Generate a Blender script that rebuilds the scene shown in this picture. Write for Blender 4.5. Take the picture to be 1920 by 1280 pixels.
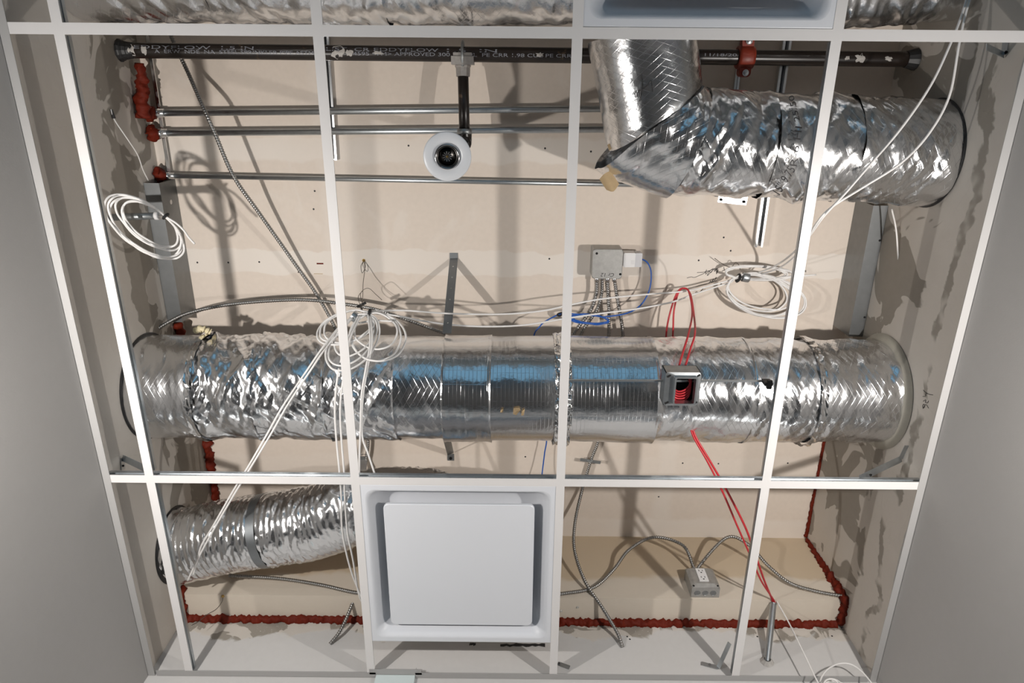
import bpy, math, random
import numpy as np
from mathutils import Matrix

# ------------------------------------------------------------------ scene, camera, light
for o in list(bpy.data.objects):
    bpy.data.objects.remove(o)
scene = bpy.context.scene
C = bpy.context.collection
rnd = random.Random(7)

G = 2.74                     # height of the ceiling grid above the floor; all heights below are relative to it
XL, XR, YF, YB = -0.14, 2.305, 0.762, -3.0   # side walls, end wall, wall behind the photographer
DECK = 0.63                  # underside of the gypsum deck above the grid
FPX = 1280.0                 # focal length in pixels of a 1920 px wide frame (24 mm on full frame)
CAM = np.array([1.0734, -1.0979, -1.7551])


def _rot(a, b, c):
    ca, sa, cb, sb, cc, sc = math.cos(a), math.sin(a), math.cos(b), math.sin(b), math.cos(c), math.sin(c)
    rx = np.array([[1, 0, 0], [0, ca, -sa], [0, sa, ca]])
    ry = np.array([[cb, 0, sb], [0, 1, 0], [-sb, 0, cb]])
    rz = np.array([[cc, -sc, 0], [sc, cc, 0], [0, 0, 1]])
    return rz @ ry @ rx


RC = _rot(0.3556, 0.0005, 0.0088)      # world -> camera (x right, y down, z forward)

cam_data = bpy.data.cameras.new('camera')
cam_data.sensor_width = 36.0
cam_data.lens = 36.0 * FPX / 1920.0
cam_data.clip_start = 0.02
cam = bpy.data.objects.new('camera', cam_data)
C.objects.link(cam)
m = Matrix.Identity(4)
for i in range(3):
    m[i][0], m[i][1], m[i][2] = RC[0][i], -RC[1][i], -RC[2][i]
    m[i][3] = CAM[i] + (G if i == 2 else 0)
cam.matrix_world = m
scene.camera = cam

world = bpy.data.worlds.new('sky')
scene.world = world
world.use_nodes = True
bg = world.node_tree.nodes['Background']
bg.inputs['Color'].default_value = (0.30, 0.60, 0.86, 1)
bg.inputs['Strength'].default_value = 0.8


def lamp(name, loc, watts, color, size, tilt):
    d = bpy.data.lights.new(name, 'AREA')
    d.shape, d.size = 'DISK', size
    d.energy, d.color = watts, color
    o = bpy.data.objects.new(name, d)
    o.location = (loc[0], loc[1], loc[2] + G)
    o.rotation_euler = (math.pi + tilt[0], tilt[1], 0)      # facing the ceiling
    C.objects.link(o)
    return o


# two small work lamps turned up at the ceiling, one on either side of the photographer
lamp('work_lamp', (-0.07, -0.60, -0.93), 27, (1.0, 0.95, 0.90), 0.04, (-0.48, 0.15))
lamp('work_lamp', (2.24, -0.60, -0.93), 27, (1.0, 0.95, 0.90), 0.04, (-0.48, -0.15))

vs = scene.view_settings
vs.view_transform = 'Standard'
vs.look = 'None'
vs.exposure = -0.58
vs.gamma = 1.0
vs.use_curve_mapping = False


# ------------------------------------------------------------------ where a pixel of the photograph lies in the room
def ray(px, py):
    return RC.T @ np.array([(px - 960) / FPX, (py - 640) / FPX, 1.0])


def at(px, py, z):
    d = ray(px, py)
    return CAM + d * ((z - CAM[2]) / d[2])


def atx(px, py, X):
    d = ray(px, py)
    return CAM + d * ((X - CAM[0]) / d[0])


def aty(px, py, Y):
    d = ray(px, py)
    return CAM + d * ((Y - CAM[1]) / d[1])


# ------------------------------------------------------------------ materials
MATS = {}


class NT:
    """small node builder"""

    def __init__(self, name):
        self.m = bpy.data.materials.new(name)
        self.m.use_nodes = True
        self.t = self.m.node_tree
        self.p = self.t.nodes['Principled BSDF']
        self.geo = None

    def n(self, kind, **kw):
        x = self.t.nodes.new(kind)
        for k, v in kw.items():
            setattr(x, k, v)
        return x

    def l(self, a, b):
        self.t.links.new(a, b)

    def pos(self):
        if self.geo is None:
            g = self.n('ShaderNodeNewGeometry')
            s = self.n('ShaderNodeSeparateXYZ')
            self.l(g.outputs['Position'], s.inputs[0])
            self.geo = (g.outputs['Position'], s)
        return self.geo

    def math(self, op, a, b=None, c=None):
        x = self.n('ShaderNodeMath', operation=op)
        for i, v in enumerate((a, b, c)):
            if v is None:
                continue
            if isinstance(v, (int, float)):
                x.inputs[i].default_value = v
            else:
                self.l(v, x.inputs[i])
        return x.outputs[0]

    def noise(self, scale, detail=3, vec=None, rough=0.55, dist=0.0):
        x = self.n('ShaderNodeTexNoise')
        x.inputs['Scale'].default_value = scale
        x.inputs['Detail'].default_value = detail
        x.inputs['Roughness'].default_value = rough
        x.inputs['Distortion'].default_value = dist
        self.l(vec if vec is not None else self.pos()[0], x.inputs['Vector'])
        return x.outputs['Fac']

    def smooth(self, v, lo, hi):
        x = self.n('ShaderNodeMapRange', interpolation_type='SMOOTHSTEP')
        self.l(v, x.inputs['Value'])
        x.inputs['From Min'].default_value = lo
        x.inputs['From Max'].default_value = hi
        return x.outputs['Result']

    def mix(self, f, a, b):
        x = self.n('ShaderNodeMix', data_type='RGBA')
        if isinstance(f, (int, float)):
            x.inputs[0].default_value = f
        else:
            self.l(f, x.inputs[0])
        for i, v in ((6, a), (7, b)):
            if isinstance(v, tuple):
                x.inputs[i].default_value = (*v, 1)
            else:
                self.l(v, x.inputs[i])
        return x.outputs[2]

    def bump(self, h, strength, dist=0.002, prev=None):
        x = self.n('ShaderNodeBump')
        x.inputs['Strength'].default_value = strength
        x.inputs['Distance'].default_value = dist
        self.l(h, x.inputs['Height'])
        if prev is not None:
            self.l(prev, x.inputs['Normal'])
        return x.outputs['Normal']

    def out(self, col=None, rough=None, metal=0.0, normal=None, spec=None):
        if isinstance(col, tuple):
            self.p.inputs['Base Color'].default_value = (*col, 1)
        elif col is not None:
            self.l(col, self.p.inputs['Base Color'])
        if isinstance(rough, (int, float)):
            self.p.inputs['Roughness'].default_value = rough
        elif rough is not None:
            self.l(rough, self.p.inputs['Roughness'])
        self.p.inputs['Metallic'].default_value = metal
        if spec is not None:
            self.p.inputs['Specular IOR Level'].default_value = spec
        if normal is not None:
            self.l(normal, self.p.inputs['Normal'])
        return self.m


def plain(name, col, rough=0.5, metal=0.0, var=0.06, scale=40, bump=0.0, bscale=300, spec=None):
    k = NT(name)
    f = k.noise(scale, 4)
    c = k.mix(f, tuple(max(0, v * (1 - var)) for v in col), tuple(min(1, v * (1 + var)) for v in col))
    nrm = k.bump(k.noise(bscale, 2), bump, 0.001) if bump else None
    MATS[name] = k.out(c, rough, metal, nrm, spec)
    return MATS[name]


BOARD = (0.70, 0.615, 0.535)
MUD = (0.76, 0.70, 0.635)


def deck_material():
    k = NT('gypsum deck')
    p, s = k.pos()
    X, Y = s.outputs[0], s.outputs[1]
    wob = k.math('MULTIPLY', k.math('SUBTRACT', k.noise(9, 3), 0.5), 0.05)
    fade = k.smooth(k.noise(2.2, 3), 0.25, 0.6)

    def band(v, c, w, e, gain):
        d = k.math('ABSOLUTE', k.math('SUBTRACT', k.math('ADD', v, wob), c))
        inv = k.n('ShaderNodeMapRange', interpolation_type='SMOOTHSTEP')
        k.l(d, inv.inputs['Value'])
        inv.inputs['From Min'].default_value = w - e
        inv.inputs['From Max'].default_value = w + e
        inv.inputs['To Min'].default_value = gain
        inv.inputs['To Max'].default_value = 0.0
        return inv.outputs['Result']
    y1 = (at(760, 262, DECK)[1] + at(760, 300, DECK)[1]) / 2
    y2 = (at(760, 470, DECK)[1] + at(760, 515, DECK)[1]) / 2
    y3 = at(760, 872, DECK)[1]
    y4 = at(1250, 992, DECK)[1]
    x1 = at(1293, 450, DECK)[0]
    x2 = at(640, 450, DECK)[0]
    mk = band(Y, y1, 0.040, 0.006, 0.75)
    for args in ((Y, y2, 0.042, 0.003, 0.95), (Y, y3, 0.045, 0.01, 0.3), (Y, y4, 0.05, 0.012, 0.8), (X, x1, 0.035, 0.02, 0.55),
                 (X, x2, 0.06, 0.015, 0.35)):
        mk = k.math('MAXIMUM', mk, band(*args))
    sm = k.math('MULTIPLY', k.smooth(k.noise(5, 4, dist=1.5), 0.58, 0.75), 0.35)
    mk = k.math('MAXIMUM', k.math('MULTIPLY', mk, k.math('ADD', k.math('MULTIPLY', fade, 0.5), 0.5)), sm)
    base = k.mix(k.noise(60, 5), tuple(v * 0.95 for v in BOARD), tuple(v * 1.05 for v in BOARD))
    c = k.mix(mk, base, MUD)
    return k.out(c, 0.9, 0, k.bump(k.noise(900, 2), 0.05, 0.001))


def wall_material(name, side):
    """painted below the grid and just above it, taped and mudded gypsum board higher up, its paler tone also standing for light"""
    k = NT(name)
    p, s = k.pos()
    zz = k.math('SUBTRACT', s.outputs[2], G)
    n1 = k.noise(3.1, 4, dist=0.8)
    n2 = k.noise(14, 4, dist=0.5)
    n3 = k.noise(38, 3)
    jag = k.math('ADD', k.math('MULTIPLY', k.math('SUBTRACT', n1, 0.5), 0.22), k.math('MULTIPLY', k.math('SUBTRACT', n2, 0.5), 0.05))
    zj = k.math('ADD', zz, jag)
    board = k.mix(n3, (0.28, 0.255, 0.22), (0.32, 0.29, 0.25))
    mud = k.mix(n2, (0.55, 0.51, 0.46), (0.61, 0.57, 0.52))
    paint = k.mix(n3, (0.41, 0.40, 0.39), (0.43, 0.42, 0.41)) if side != 'front' else k.mix(n3, (0.56, 0.55, 0.54), (0.60, 0.59, 0.58))
    lo, hi = {'left': (0.025, 0.030), 'right': (0.030, 0.036), 'front': (0.185, 0.20)}[side]
    # patches of compound, then a wide compound coat whose paler tone also paints in light on the upper wall, then the wall paint that ends near the grid
    patch = k.smooth(k.noise(4.3 if side != 'front' else 7, 3, dist=1.2), 0.50, 0.52)
    c = k.mix(patch, board, mud)

    def below(v, e0, e1):
        x = k.n('ShaderNodeMapRange', interpolation_type='SMOOTHSTEP')
        k.l(v, x.inputs['Value'])
        x.inputs['From Min'].default_value, x.inputs['From Max'].default_value = e0, e1
        x.inputs['To Min'].default_value, x.inputs['To Max'].default_value = 1, 0
        return x.outputs['Result']
    coat = {'left': (0.335, 0.345), 'right': (0.225, 0.235), 'front': (-1.0, -0.9)}[side]
    c = k.mix(below(zj, *coat), c, mud)
    if side == 'right':      # a bare streak left between two coats
        d = k.math('ABSOLUTE', k.math('SUBTRACT', zj, 0.115))
        c = k.mix(k.math('MULTIPLY', below(d, 0.012, 0.02), k.smooth(k.noise(6, 3), 0.42, 0.52)), c, board)
    if side == 'front':
        spk = k.smooth(k.noise(170, 2), 0.68, 0.72)
        c = k.mix(k.math('MULTIPLY', spk, 0.8), c, (0.7, 0.68, 0.66))
    zp = zj if side == 'front' else k.math('ADD', zz, k.math('MULTIPLY', k.math('SUBTRACT', n1, 0.5), 0.05))
    pmr = below(zp, lo, hi)
    c = k.mix(pmr, c, paint)
    nb = k.bump(k.noise(260, 3), 0.12, 0.0015)
    nb = k.bump(k.math('MULTIPLY', patch, k.math('SUBTRACT', 1.0, pmr)), 0.25, 0.002, nb)
    return k.out(c, 0.85, 0, nb)


def soffit_material():
    k = NT('gypsum soffit')
    p, s = k.pos()
    zz = k.math('SUBTRACT', s.outputs[2], G)
    j = k.math('ADD', zz, k.math('MULTIPLY', k.math('SUBTRACT', k.noise(6, 4), 0.5), 0.10))
    pm = k.n('ShaderNodeMapRange', interpolation_type='SMOOTHSTEP')
    k.l(j, pm.inputs['Value'])
    pm.inputs['From Min'].default_value, pm.inputs['From Max'].default_value = 0.36, 0.39
    c = k.mix(pm.outputs['Result'], (0.66, 0.59, 0.50), (0.56, 0.45, 0.32))
    c = k.mix(k.math('MULTIPLY', k.noise(30, 5), 0.25), c, (0.50, 0.43, 0.35))
    return k.out(c, 0.9, 0, k.bump(k.noise(300, 3), 0.08, 0.001))


def foil_material(name, scrim='cross', crinkle=0.5, rough=0.20, lines=0.6, fine=150.0, col=(0.80, 0.81, 0.825)):
    """reinforced aluminium foil facing: UV is in metres (along, around)"""
    k = NT(name)
    uv = k.n('ShaderNodeUVMap')
    s = k.n('ShaderNodeSeparateXYZ')
    k.l(uv.outputs[0], s.inputs[0])
    U, V = s.outputs[0], s.outputs[1]

    def line(v, pitch, w):
        f = k.math('FRACT', k.math('DIVIDE', v, pitch))
        d = k.math('ABSOLUTE', k.math('SUBTRACT', f, 0.5))
        mr = k.n('ShaderNodeMapRange', interpolation_type='SMOOTHSTEP')
        k.l(d, mr.inputs['Value'])
        mr.inputs['From Min'].default_value, mr.inputs['From Max'].default_value = 0.0, w / pitch
        mr.inputs['To Min'].default_value, mr.inputs['To Max'].default_value = 1, 0
        return mr.outputs['Result']
    if scrim == 'ring':
        h = k.math('MAXIMUM', line(U, 0.0125, 0.0010), k.math('MULTIPLY', line(V, 0.045, 0.0012), 0.5))
    elif scrim == 'cross':
        a = k.math('ADD', U, k.math('MULTIPLY', V, 0.55))
        b = k.math('SUBTRACT', U, k.math('MULTIPLY', V, 0.55))
        h = k.math('MAXIMUM', line(a, 0.020, 0.0010), line(b, 0.020, 0.0010))
    else:
        h = line(U, 0.5, 0.0001)
    vor = k.n('ShaderNodeTexVoronoi')
    vor.inputs['Scale'].default_value = fine * 0.55
    k.l(uv.outputs[0], vor.inputs['Vector'])
    n1 = k.noise(fine, 4, uv.outputs[0], 0.65)
    n2 = k.noise(fine * 0.22, 3, uv.outputs[0], 0.6, 0.6)
    cr = k.math('ADD', k.math('MULTIPLY', n1, 0.5), k.math('MULTIPLY', n2, 0.7))
    cr = k.math('ADD', cr, k.math('MULTIPLY', vor.outputs['Distance'], 0.35))
    nrm = k.bump(cr, crinkle, 0.0035)
    nrm = k.bump(h, lines, 0.0011, nrm)
    r = k.math('ADD', rough, k.math('MULTIPLY', k.math('SUBTRACT', k.noise(7, 3, uv.outputs[0]), 0.5), 0.10))
    return k.out(col, r, 1.0, nrm)


def mats():
    plain('white tee', (0.70, 0.685, 0.678), 0.42, var=0.015, scale=8)
    plain('painted angle', (0.37, 0.365, 0.36), 0.6, var=0.03, scale=8)
    plain('galvanised', (0.50, 0.53, 0.55), 0.36, 1.0, 0.14, 70)
    plain('dull steel', (0.33, 0.345, 0.35), 0.46, 1.0, 0.30, 55)
    plain('outlet steel', (0.40, 0.395, 0.38), 0.5, 0.6, 0.25, 60)
    plain('track steel', (0.23, 0.24, 0.245), 0.42, 1.0, 0.12, 40)  # darker than the other steel, the weak grazing light put into its colour
    plain('bright steel', (0.78, 0.79, 0.80), 0.22, 1.0, 0.08, 30)
    plain('armour', (0.33, 0.325, 0.315), 0.36, 1.0, 0.1, 50)
    plain('cast fitting', (0.40, 0.38, 0.36), 0.55, 0.85, 0.2, 120, 0.4, 350)
    plain('white enamel', (0.67, 0.69, 0.73), 0.38, var=0.01, scale=6)
    plain('escutcheon white', (0.66, 0.68, 0.71), 0.35, var=0.01)
    plain('white cable', (0.78, 0.765, 0.75), 0.45, var=0.03)
    plain('white plastic', (0.74, 0.735, 0.735), 0.4, var=0.02)
    plain('grey plastic', (0.55, 0.55, 0.57), 0.4, var=0.02)
    plain('red cable', (0.52, 0.025, 0.035), 0.4, var=0.1)
    plain('blue cable', (0.015, 0.10, 0.42), 0.4, var=0.1)
    plain('black plastic', (0.012, 0.012, 0.013), 0.5, var=0.2)
    plain('black hole', (0.006, 0.006, 0.006), 0.9, var=0.1)
    plain('firestop', (0.125, 0.012, 0.0035), 0.65, var=0.35, scale=90, bump=0.6, bscale=160, spec=0.2)
    plain('coupling red', (0.22, 0.025, 0.009), 0.45, var=0.25, scale=60, bump=0.2, bscale=250)
    plain('kraft', (0.47, 0.34, 0.19), 0.8, var=0.15, scale=50)
    plain('foam', (0.66, 0.58, 0.38), 0.9, var=0.15, scale=80)
    plain('tie wire', (0.16, 0.14, 0.12), 0.45, 0.9, 0.2)
    plain('brass', (0.62, 0.42, 0.15), 0.3, 1.0)
    plain('chrome', (0.55, 0.55, 0.56), 0.14, 1.0, 0.03)
    plain('dark chrome', (0.10, 0.095, 0.09), 0.3, 1.0, 0.1)
    plain('ink', (0.015, 0.014, 0.016), 0.6)
    plain('pencil', (0.06, 0.055, 0.05), 0.7)
    plain('pipe print', (0.24, 0.25, 0.28), 0.7, var=0.5, scale=120)
    plain('fabric grey strap', (0.30, 0.32, 0.335), 0.42, 1.0, 0.12)
    plain('floor grey', (0.26, 0.25, 0.245), 0.8, var=0.15, scale=20)
    plain('painted column', (0.62, 0.70, 0.70), 0.7, var=0.02)
    MATS['foil ring'] = foil_material('foil ring', 'ring', 0.22, 0.16, 0.22, 120)
    MATS['foil cross'] = foil_material('foil cross', 'cross', 0.16, 0.18, 0.22, 150)
    MATS['foil crumpled'] = foil_material('foil crumpled', 'cross', 0.18, 0.18, 0.16, 150)
    MATS['foil flex'] = foil_material('foil flex', 'none', 0.22, 0.18, 0.1, 160)
    MATS['foil tape'] = foil_material('foil tape', 'none', 0.14, 0.10, 0.0, 70, (0.86, 0.865, 0.87))
    k = NT('black pipe')
    scuff = k.smooth(k.noise(26, 5, dist=1.0), 0.66, 0.72)
    c = k.mix(k.noise(12, 4), (0.007, 0.006, 0.006), (0.022, 0.014, 0.010))
    c = k.mix(k.math('MULTIPLY', scuff, 0.35), c, (0.18, 0.11, 0.06))
    MATS['black pipe'] = k.out(c, 0.32, 0, k.bump(k.noise(200, 2), 0.05, 0.001))
    k = NT('plaster splatter')
    MATS['plaster splatter'] = k.out(k.mix(k.noise(90, 3), (0.30, 0.28, 0.26), (0.62, 0.60, 0.57)), 0.9, 0, k.bump(k.noise(120, 3), 0.6, 0.002))


mats()


# ------------------------------------------------------------------ object helpers (coordinates relative to the grid height)
ORG = {}


def mesh_of(name, V, F, smooth=False, uv=None):
    me = bpy.data.meshes.new(name)
    V = np.asarray(V, dtype=float)
    me.from_pydata(V.tolist(), [], F if isinstance(F, list) else F.tolist())
    if uv is not None:
        l = me.uv_layers.new(name='UVMap')
        idx = np.zeros(len(me.loops), dtype=np.int32)
        me.loops.foreach_get('vertex_index', idx)
        l.data.foreach_set('uv', np.asarray(uv, dtype=np.float32)[idx].ravel())
    if smooth:
        me.polygons.foreach_set('use_smooth', [True] * len(me.polygons))
    me.update()
    return me


def tag(o, label=None, cat=None, group=None, kind=None):
    for k, v in (('label', label), ('category', cat), ('group', group), ('kind', kind)):
        if v:
            o[k] = v
    return o


def empty(name, loc, label, cat, group=None, kind=None):
    o = bpy.data.objects.new(name, None)
    o.empty_display_size = 0.05
    o.location = (loc[0], loc[1], loc[2] + G)
    C.objects.link(o)
    ORG[o.name] = np.array([loc[0], loc[1], loc[2]], dtype=float)
    return tag(o, label, cat, group, kind)


def obj(name, VF, mat, parent=None, smooth=False, uv=None, label=None):
    V, F = VF[0], VF[1]
    if uv is None and len(VF) > 2:
        uv = VF[2]
    V = np.asarray(V, dtype=float)
    org = (V.min(0) + V.max(0)) / 2
    me = mesh_of(name, V - org, F, smooth, uv)
    me.materials.append(MATS[mat] if isinstance(mat, str) else mat)
    o = bpy.data.objects.new(name, me)
    C.objects.link(o)
    ORG[o.name] = org
    if parent is not None:
        o.parent = parent
        o.location = tuple(org - ORG[parent.name])
    else:
        o.location = (org[0], org[1], org[2] + G)
    if label:
        o['label'] = label
    return o


def copy_tree(o, parent=None, loc=None):
    c = o.copy()
    C.objects.link(c)
    if parent is not None:
        c.parent = parent
    if loc is not None:
        c.location = (loc[0], loc[1], loc[2] + G)
    for ch in list(o.children):
        copy_tree(ch, c)
    return c


def join(*parts):
    V, F, n = [], [], 0
    for v, f in [(p[0], p[1]) for p in parts]:
        V.append(np.asarray(v, dtype=float))
        F += [tuple(int(i) + n for i in q) for q in f]
        n += len(v)
    return np.concatenate(V), F


def box(x0, x1, y0, y1, z0, z1):
    V = [(x, y, z) for z in (z0, z1) for y in (y0, y1) for x in (x0, x1)]
    return np.array(V, float), [(0, 2, 3, 1), (4, 5, 7, 6), (0, 1, 5, 4), (2, 6, 7, 3), (0, 4, 6, 2), (1, 3, 7, 5)]


def unit(v):
    v = np.asarray(v, float)
    return v / (np.linalg.norm(v) + 1e-12)


def bar(a, b, w, t, up=(0, 0, 1)):
    """rectangular bar from a to b, w wide (across up), t thick (along up)"""
    a, b = np.asarray(a, float), np.asarray(b, float)
    d = unit(b - a)
    s = unit(np.cross(d, up))
    u = np.cross(s, d)
    V = [p + s * i * w / 2 + u * j * t / 2 for p in (a, b) for i, j in ((-1, -1), (1, -1), (1, 1), (-1, 1))]
    return np.array(V), [(3, 2, 1, 0), (4, 5, 6, 7), (0, 1, 5, 4), (1, 2, 6, 5), (2, 3, 7, 6), (3, 0, 4, 7)]


def spline(pts, step=0.01, closed=False):
    P = np.asarray(pts, float)
    if len(P) == 2:
        n = max(2, int(np.linalg.norm(P[1] - P[0]) / step))
        return np.array([P[0] + (P[1] - P[0]) * i / n for i in range(n + 1)])
    Q = np.vstack([P[-1], P, P[0], P[1]]) if closed else np.vstack([2 * P[0] - P[1], P, 2 * P[-1] - P[-2]])
    out = []
    for i in range(len(Q) - 3):
        p0, p1, p2, p3 = Q[i:i + 4]
        n = max(2, int(np.linalg.norm(p2 - p1) / step * 1.3))
        t = np.linspace(0, 1, n, endpoint=False)[:, None]
        out.append(0.5 * (2 * p1 + (p2 - p0) * t + (2 * p0 - 5 * p1 + 4 * p2 - p3) * t ** 2 + (3 * p1 - p0 - 3 * p2 + p3) * t ** 3))
    if not closed:
        out.append(P[-1:])
    D = np.vstack(out)
    L = np.concatenate([[0], np.cumsum(np.linalg.norm(np.diff(D, axis=0), axis=1))])
    n = max(2, int(L[-1] / step))
    s = np.linspace(0, L[-1], n + 1)
    return np.stack([np.interp(s, L, D[:, k]) for k in range(3)], 1)


def sweep(P, rad, n=8, twist=None, cap=True, flat=1.0):
    """tube along P; rad a number, per-point array or array (points, n)"""
    P = np.asarray(P, float)
    N = len(P)
    T = np.gradient(P, axis=0)
    T /= np.linalg.norm(T, axis=1)[:, None] + 1e-12
    u = unit(np.cross(T[0], (0.31, 0.2, 0.93)))
    th = np.arange(n) * 2 * math.pi / n
    R = np.broadcast_to(np.asarray(rad, float).reshape(-1, 1) if np.ndim(rad) == 1 else np.asarray(rad, float), (N, n))
    V = np.zeros((N, n, 3))
    for i in range(N):
        u = unit(u - T[i] * np.dot(u, T[i]))
        w = np.cross(T[i], u)
        V[i] = P[i] + R[i][:, None] * (np.cos(th)[:, None] * u + flat * np.sin(th)[:, None] * w)
    i, j = np.meshgrid(np.arange(N - 1), np.arange(n), indexing='ij')
    j2 = (j + 1) % n
    F = np.stack([i * n + j, i * n + j2, (i + 1) * n + j2, (i + 1) * n + j], -1).reshape(-1, 4).tolist()
    if cap:
        F += [list(range(n))[::-1], [(N - 1) * n + q for q in range(n)]]
    return V.reshape(-1, 3), F


def cyl(a, b, r, n=20, r2=None):
    return sweep(np.array([a, b], float), np.array([r, r if r2 is None else r2]), n)


def lathe(c, axis, prof, n=40):
    """prof: (radius, distance along axis) pairs"""
    d = unit(axis)
    u = unit(np.cross(d, (0.3, 0.9, 0.1)))
    w = np.cross(d, u)
    th = np.arange(n) * 2 * math.pi / n
    V = np.array([np.asarray(c) + d * h + r * (math.cos(t) * u + math.sin(t) * w) for r, h in prof for t in th])
    F = [(i * n + j, i * n + (j + 1) % n, (i + 1) * n + (j + 1) % n, (i + 1) * n + j) for i in range(len(prof) - 1) for j in range(n)]
    return V, F


def armour(pts, r=0.0069, pitch=0.0082):
    """interlocked metal cable armour: ridges along a spline"""
    P = spline(pts, pitch / 6)
    i = np.arange(len(P))
    n = 10
    ph = i[:, None] / 6 * 2 * math.pi + np.arange(n)[None] * 2 * math.pi / n
    w = 0.5 + 0.5 * np.sin(ph)
    return sweep(P, r * (0.70 + 0.32 * w ** 0.6), n)


def wire(pts, r=0.0031, step=0.008, n=8):
    return sweep(spline(pts, step), r, n)


def single(name, VF, mat, label, cat, group=None, smooth=False, kind=None):
    return tag(obj(name, VF, mat, None, smooth), label, cat, group, kind)


def px(*pts):
    """list of (x, y, z) with x, y in photograph pixels -> points"""
    return np.array([at(*p) for p in pts])


# --- gradient noise, vectorised
_perm = np.random.RandomState(3).permutation(256)
_perm = np.concatenate([_perm, _perm, _perm])
_gr = np.random.RandomState(5).normal(size=(256, 3))
_gr /= np.linalg.norm(_gr, axis=1)[:, None]


def perlin(P):
    P = np.asarray(P, float)
    I = np.floor(P).astype(int)
    f = P - I
    I &= 255
    w = f * f * f * (f * (f * 6 - 15) + 10)
    r = 0
    for dx in (0, 1):
        for dy in (0, 1):
            for dz in (0, 1):
                h = _perm[_perm[_perm[I[:, 0] + dx] + I[:, 1] + dy] + I[:, 2] + dz]
                g = (_gr[h] * (f - (dx, dy, dz))).sum(1)
                r = r + g * (w[:, 0] if dx else 1 - w[:, 0]) * (w[:, 1] if dy else 1 - w[:, 1]) * (w[:, 2] if dz else 1 - w[:, 2])
    return r * 1.5


def fold(n, k=1.5):
    return np.abs(((n * k) % 1.0) - 0.5) * 2 - 0.5


# ------------------------------------------------------------------ the setting
def structure(name, VF, mat, label, parent=None):
    return tag(obj(name, VF, mat), label, None, None, 'structure')


MATS['deck'] = deck_material()
for sd in ('left', 'right', 'front'):
    MATS['wall ' + sd] = wall_material('wall ' + sd, sd)
MATS['soffit'] = soffit_material()

SOF_Y, SOF_Z = 0.650, 0.262
ceiling = structure('ceiling', box(XL, XR, YB, YF, DECK, DECK + 0.05), 'deck', 'tan gypsum board deck above the grid with taped joints')
structure('floor', box(XL - 0.1, XR + 0.1, YB, YF + 0.1, -G - 0.1, -G), 'floor grey', 'dark grey floor below the ceiling')
structure('wall_left', box(XL - 0.1, XL, YB, YF + 0.1, -G, DECK + 0.05), 'wall left', 'side wall painted grey below, patched gypsum above')
structure('wall_right', box(XR, XR + 0.1, YB, YF + 0.1, -G, DECK + 0.05), 'wall right', 'right side wall with smeared joint compound')
structure('wall_front', box(XL, XR, YF, YF + 0.1, -G, DECK + 0.05), 'wall front', 'end wall with white paint under a red sealant joint')
structure('wall_back', join(box(XL, XR, YB - 0.1, YB, -0.72, DECK + 0.05), box(XL, XL + 0.15, YB - 0.1, YB, -G, -0.72),
                            box(XR - 0.15, XR, YB - 0.1, YB, -G, -0.72)), 'painted column', 'wall behind the photographer with a wide daylit opening')
structure('wall_soffit', box(XL, XR, SOF_Y, YF, SOF_Z, DECK), 'soffit', 'boxed gypsum soffit along the end wall')
# the narrow column that the edge angle steps around
structure('wall_column', box(0.627, 0.757, 0.748, YF, -G, -0.001), 'painted column', 'narrow white boxed column against the end wall')

# screw heads and writing on the deck
SCREWS = [(303, 480), (370, 492), (428, 492), (486, 491), (1030, 485), (766, 273), (1022, 278), (1108, 284), (1310, 488), (1357, 445), (1370, 470),
          (985, 856), (1235, 931), (1280, 868), (1347, 869), (1477, 868), (560, 510), (590, 358), (588, 392), (1352, 532), (1460, 495)]
sc0 = None
for x, y in SCREWS:
    q = at(x, y, DECK)
    if sc0 is None:
        sc0 = obj('screw_head', lathe((q[0], q[1], DECK), (0, 0, -1), [(0.0, 0.0012), (0.0022, 0.0012), (0.0034, 0.0)], 10), 'ink', ceiling)
    else:
        s_ = sc0.copy()
        C.objects.link(s_)
        s_.location = tuple(np.array([q[0], q[1], DECK - 0.0006]) - ORG[ceiling.name])

# daubs of compound and red marks on the deck
for k_, (x, y, w, h, mt) in enumerate(((600, 494, 0.012, 0.0025, 'firestop'), (597, 513, 0.016, 0.001, 'kraft'))):
    q = at(x, y, DECK)
    obj('red_chalk_mark', box(q[0] - w, q[0] + w, q[1] - h, q[1] + h, DECK - 0.0008, DECK), mt, ceiling)


def stroke(name, pts, parent, mat='ink', z=DECK - 0.0006, r=0.0009):
    return obj(name, wire([at(x, y, z) for x, y in pts], r, 0.003, 5), mat, parent)


stroke('handwriting', [(1288, 521), (1296, 519), (1302, 520), (1312, 516), (1322, 511), (1325, 505), (1323, 514), (1329, 508), (1333, 511), (1338, 503),
                       (1331, 508), (1326, 517), (1336, 507), (1341, 503), (1339, 509), (1345, 504), (1343, 514), (1347, 505)], ceiling)
stroke('handwriting', [(1307, 511), (1320, 510), (1334, 506), (1346, 503)], ceiling)
stroke('handwriting', [(1357, 501), (1358, 506), (1353, 508), (1362, 505)], ceiling)
stroke('handwriting', [(1329, 531), (1333, 526), (1333, 530), (1338, 523), (1336, 529), (1341, 524), (1343, 519), (1340, 527), (1344, 526)], ceiling)
stroke('handwriting', [(1303, 551), (1306, 546), (1309, 549), (1313, 546), (1316, 543), (1314, 549), (1318, 541), (1319, 547), (1322, 541), (1320, 545)], ceiling)
wr = bpy.data.objects['wall_right']
obj('handwriting', wire([atx(x, y, XR - 0.0006) for x, y in ((1731, 766), (1730, 761), (1732, 757), (1734, 762), (1731, 765), (1736, 758), (1741, 765))], 0.0009, 0.003, 5), 'pencil', wr)
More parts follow.
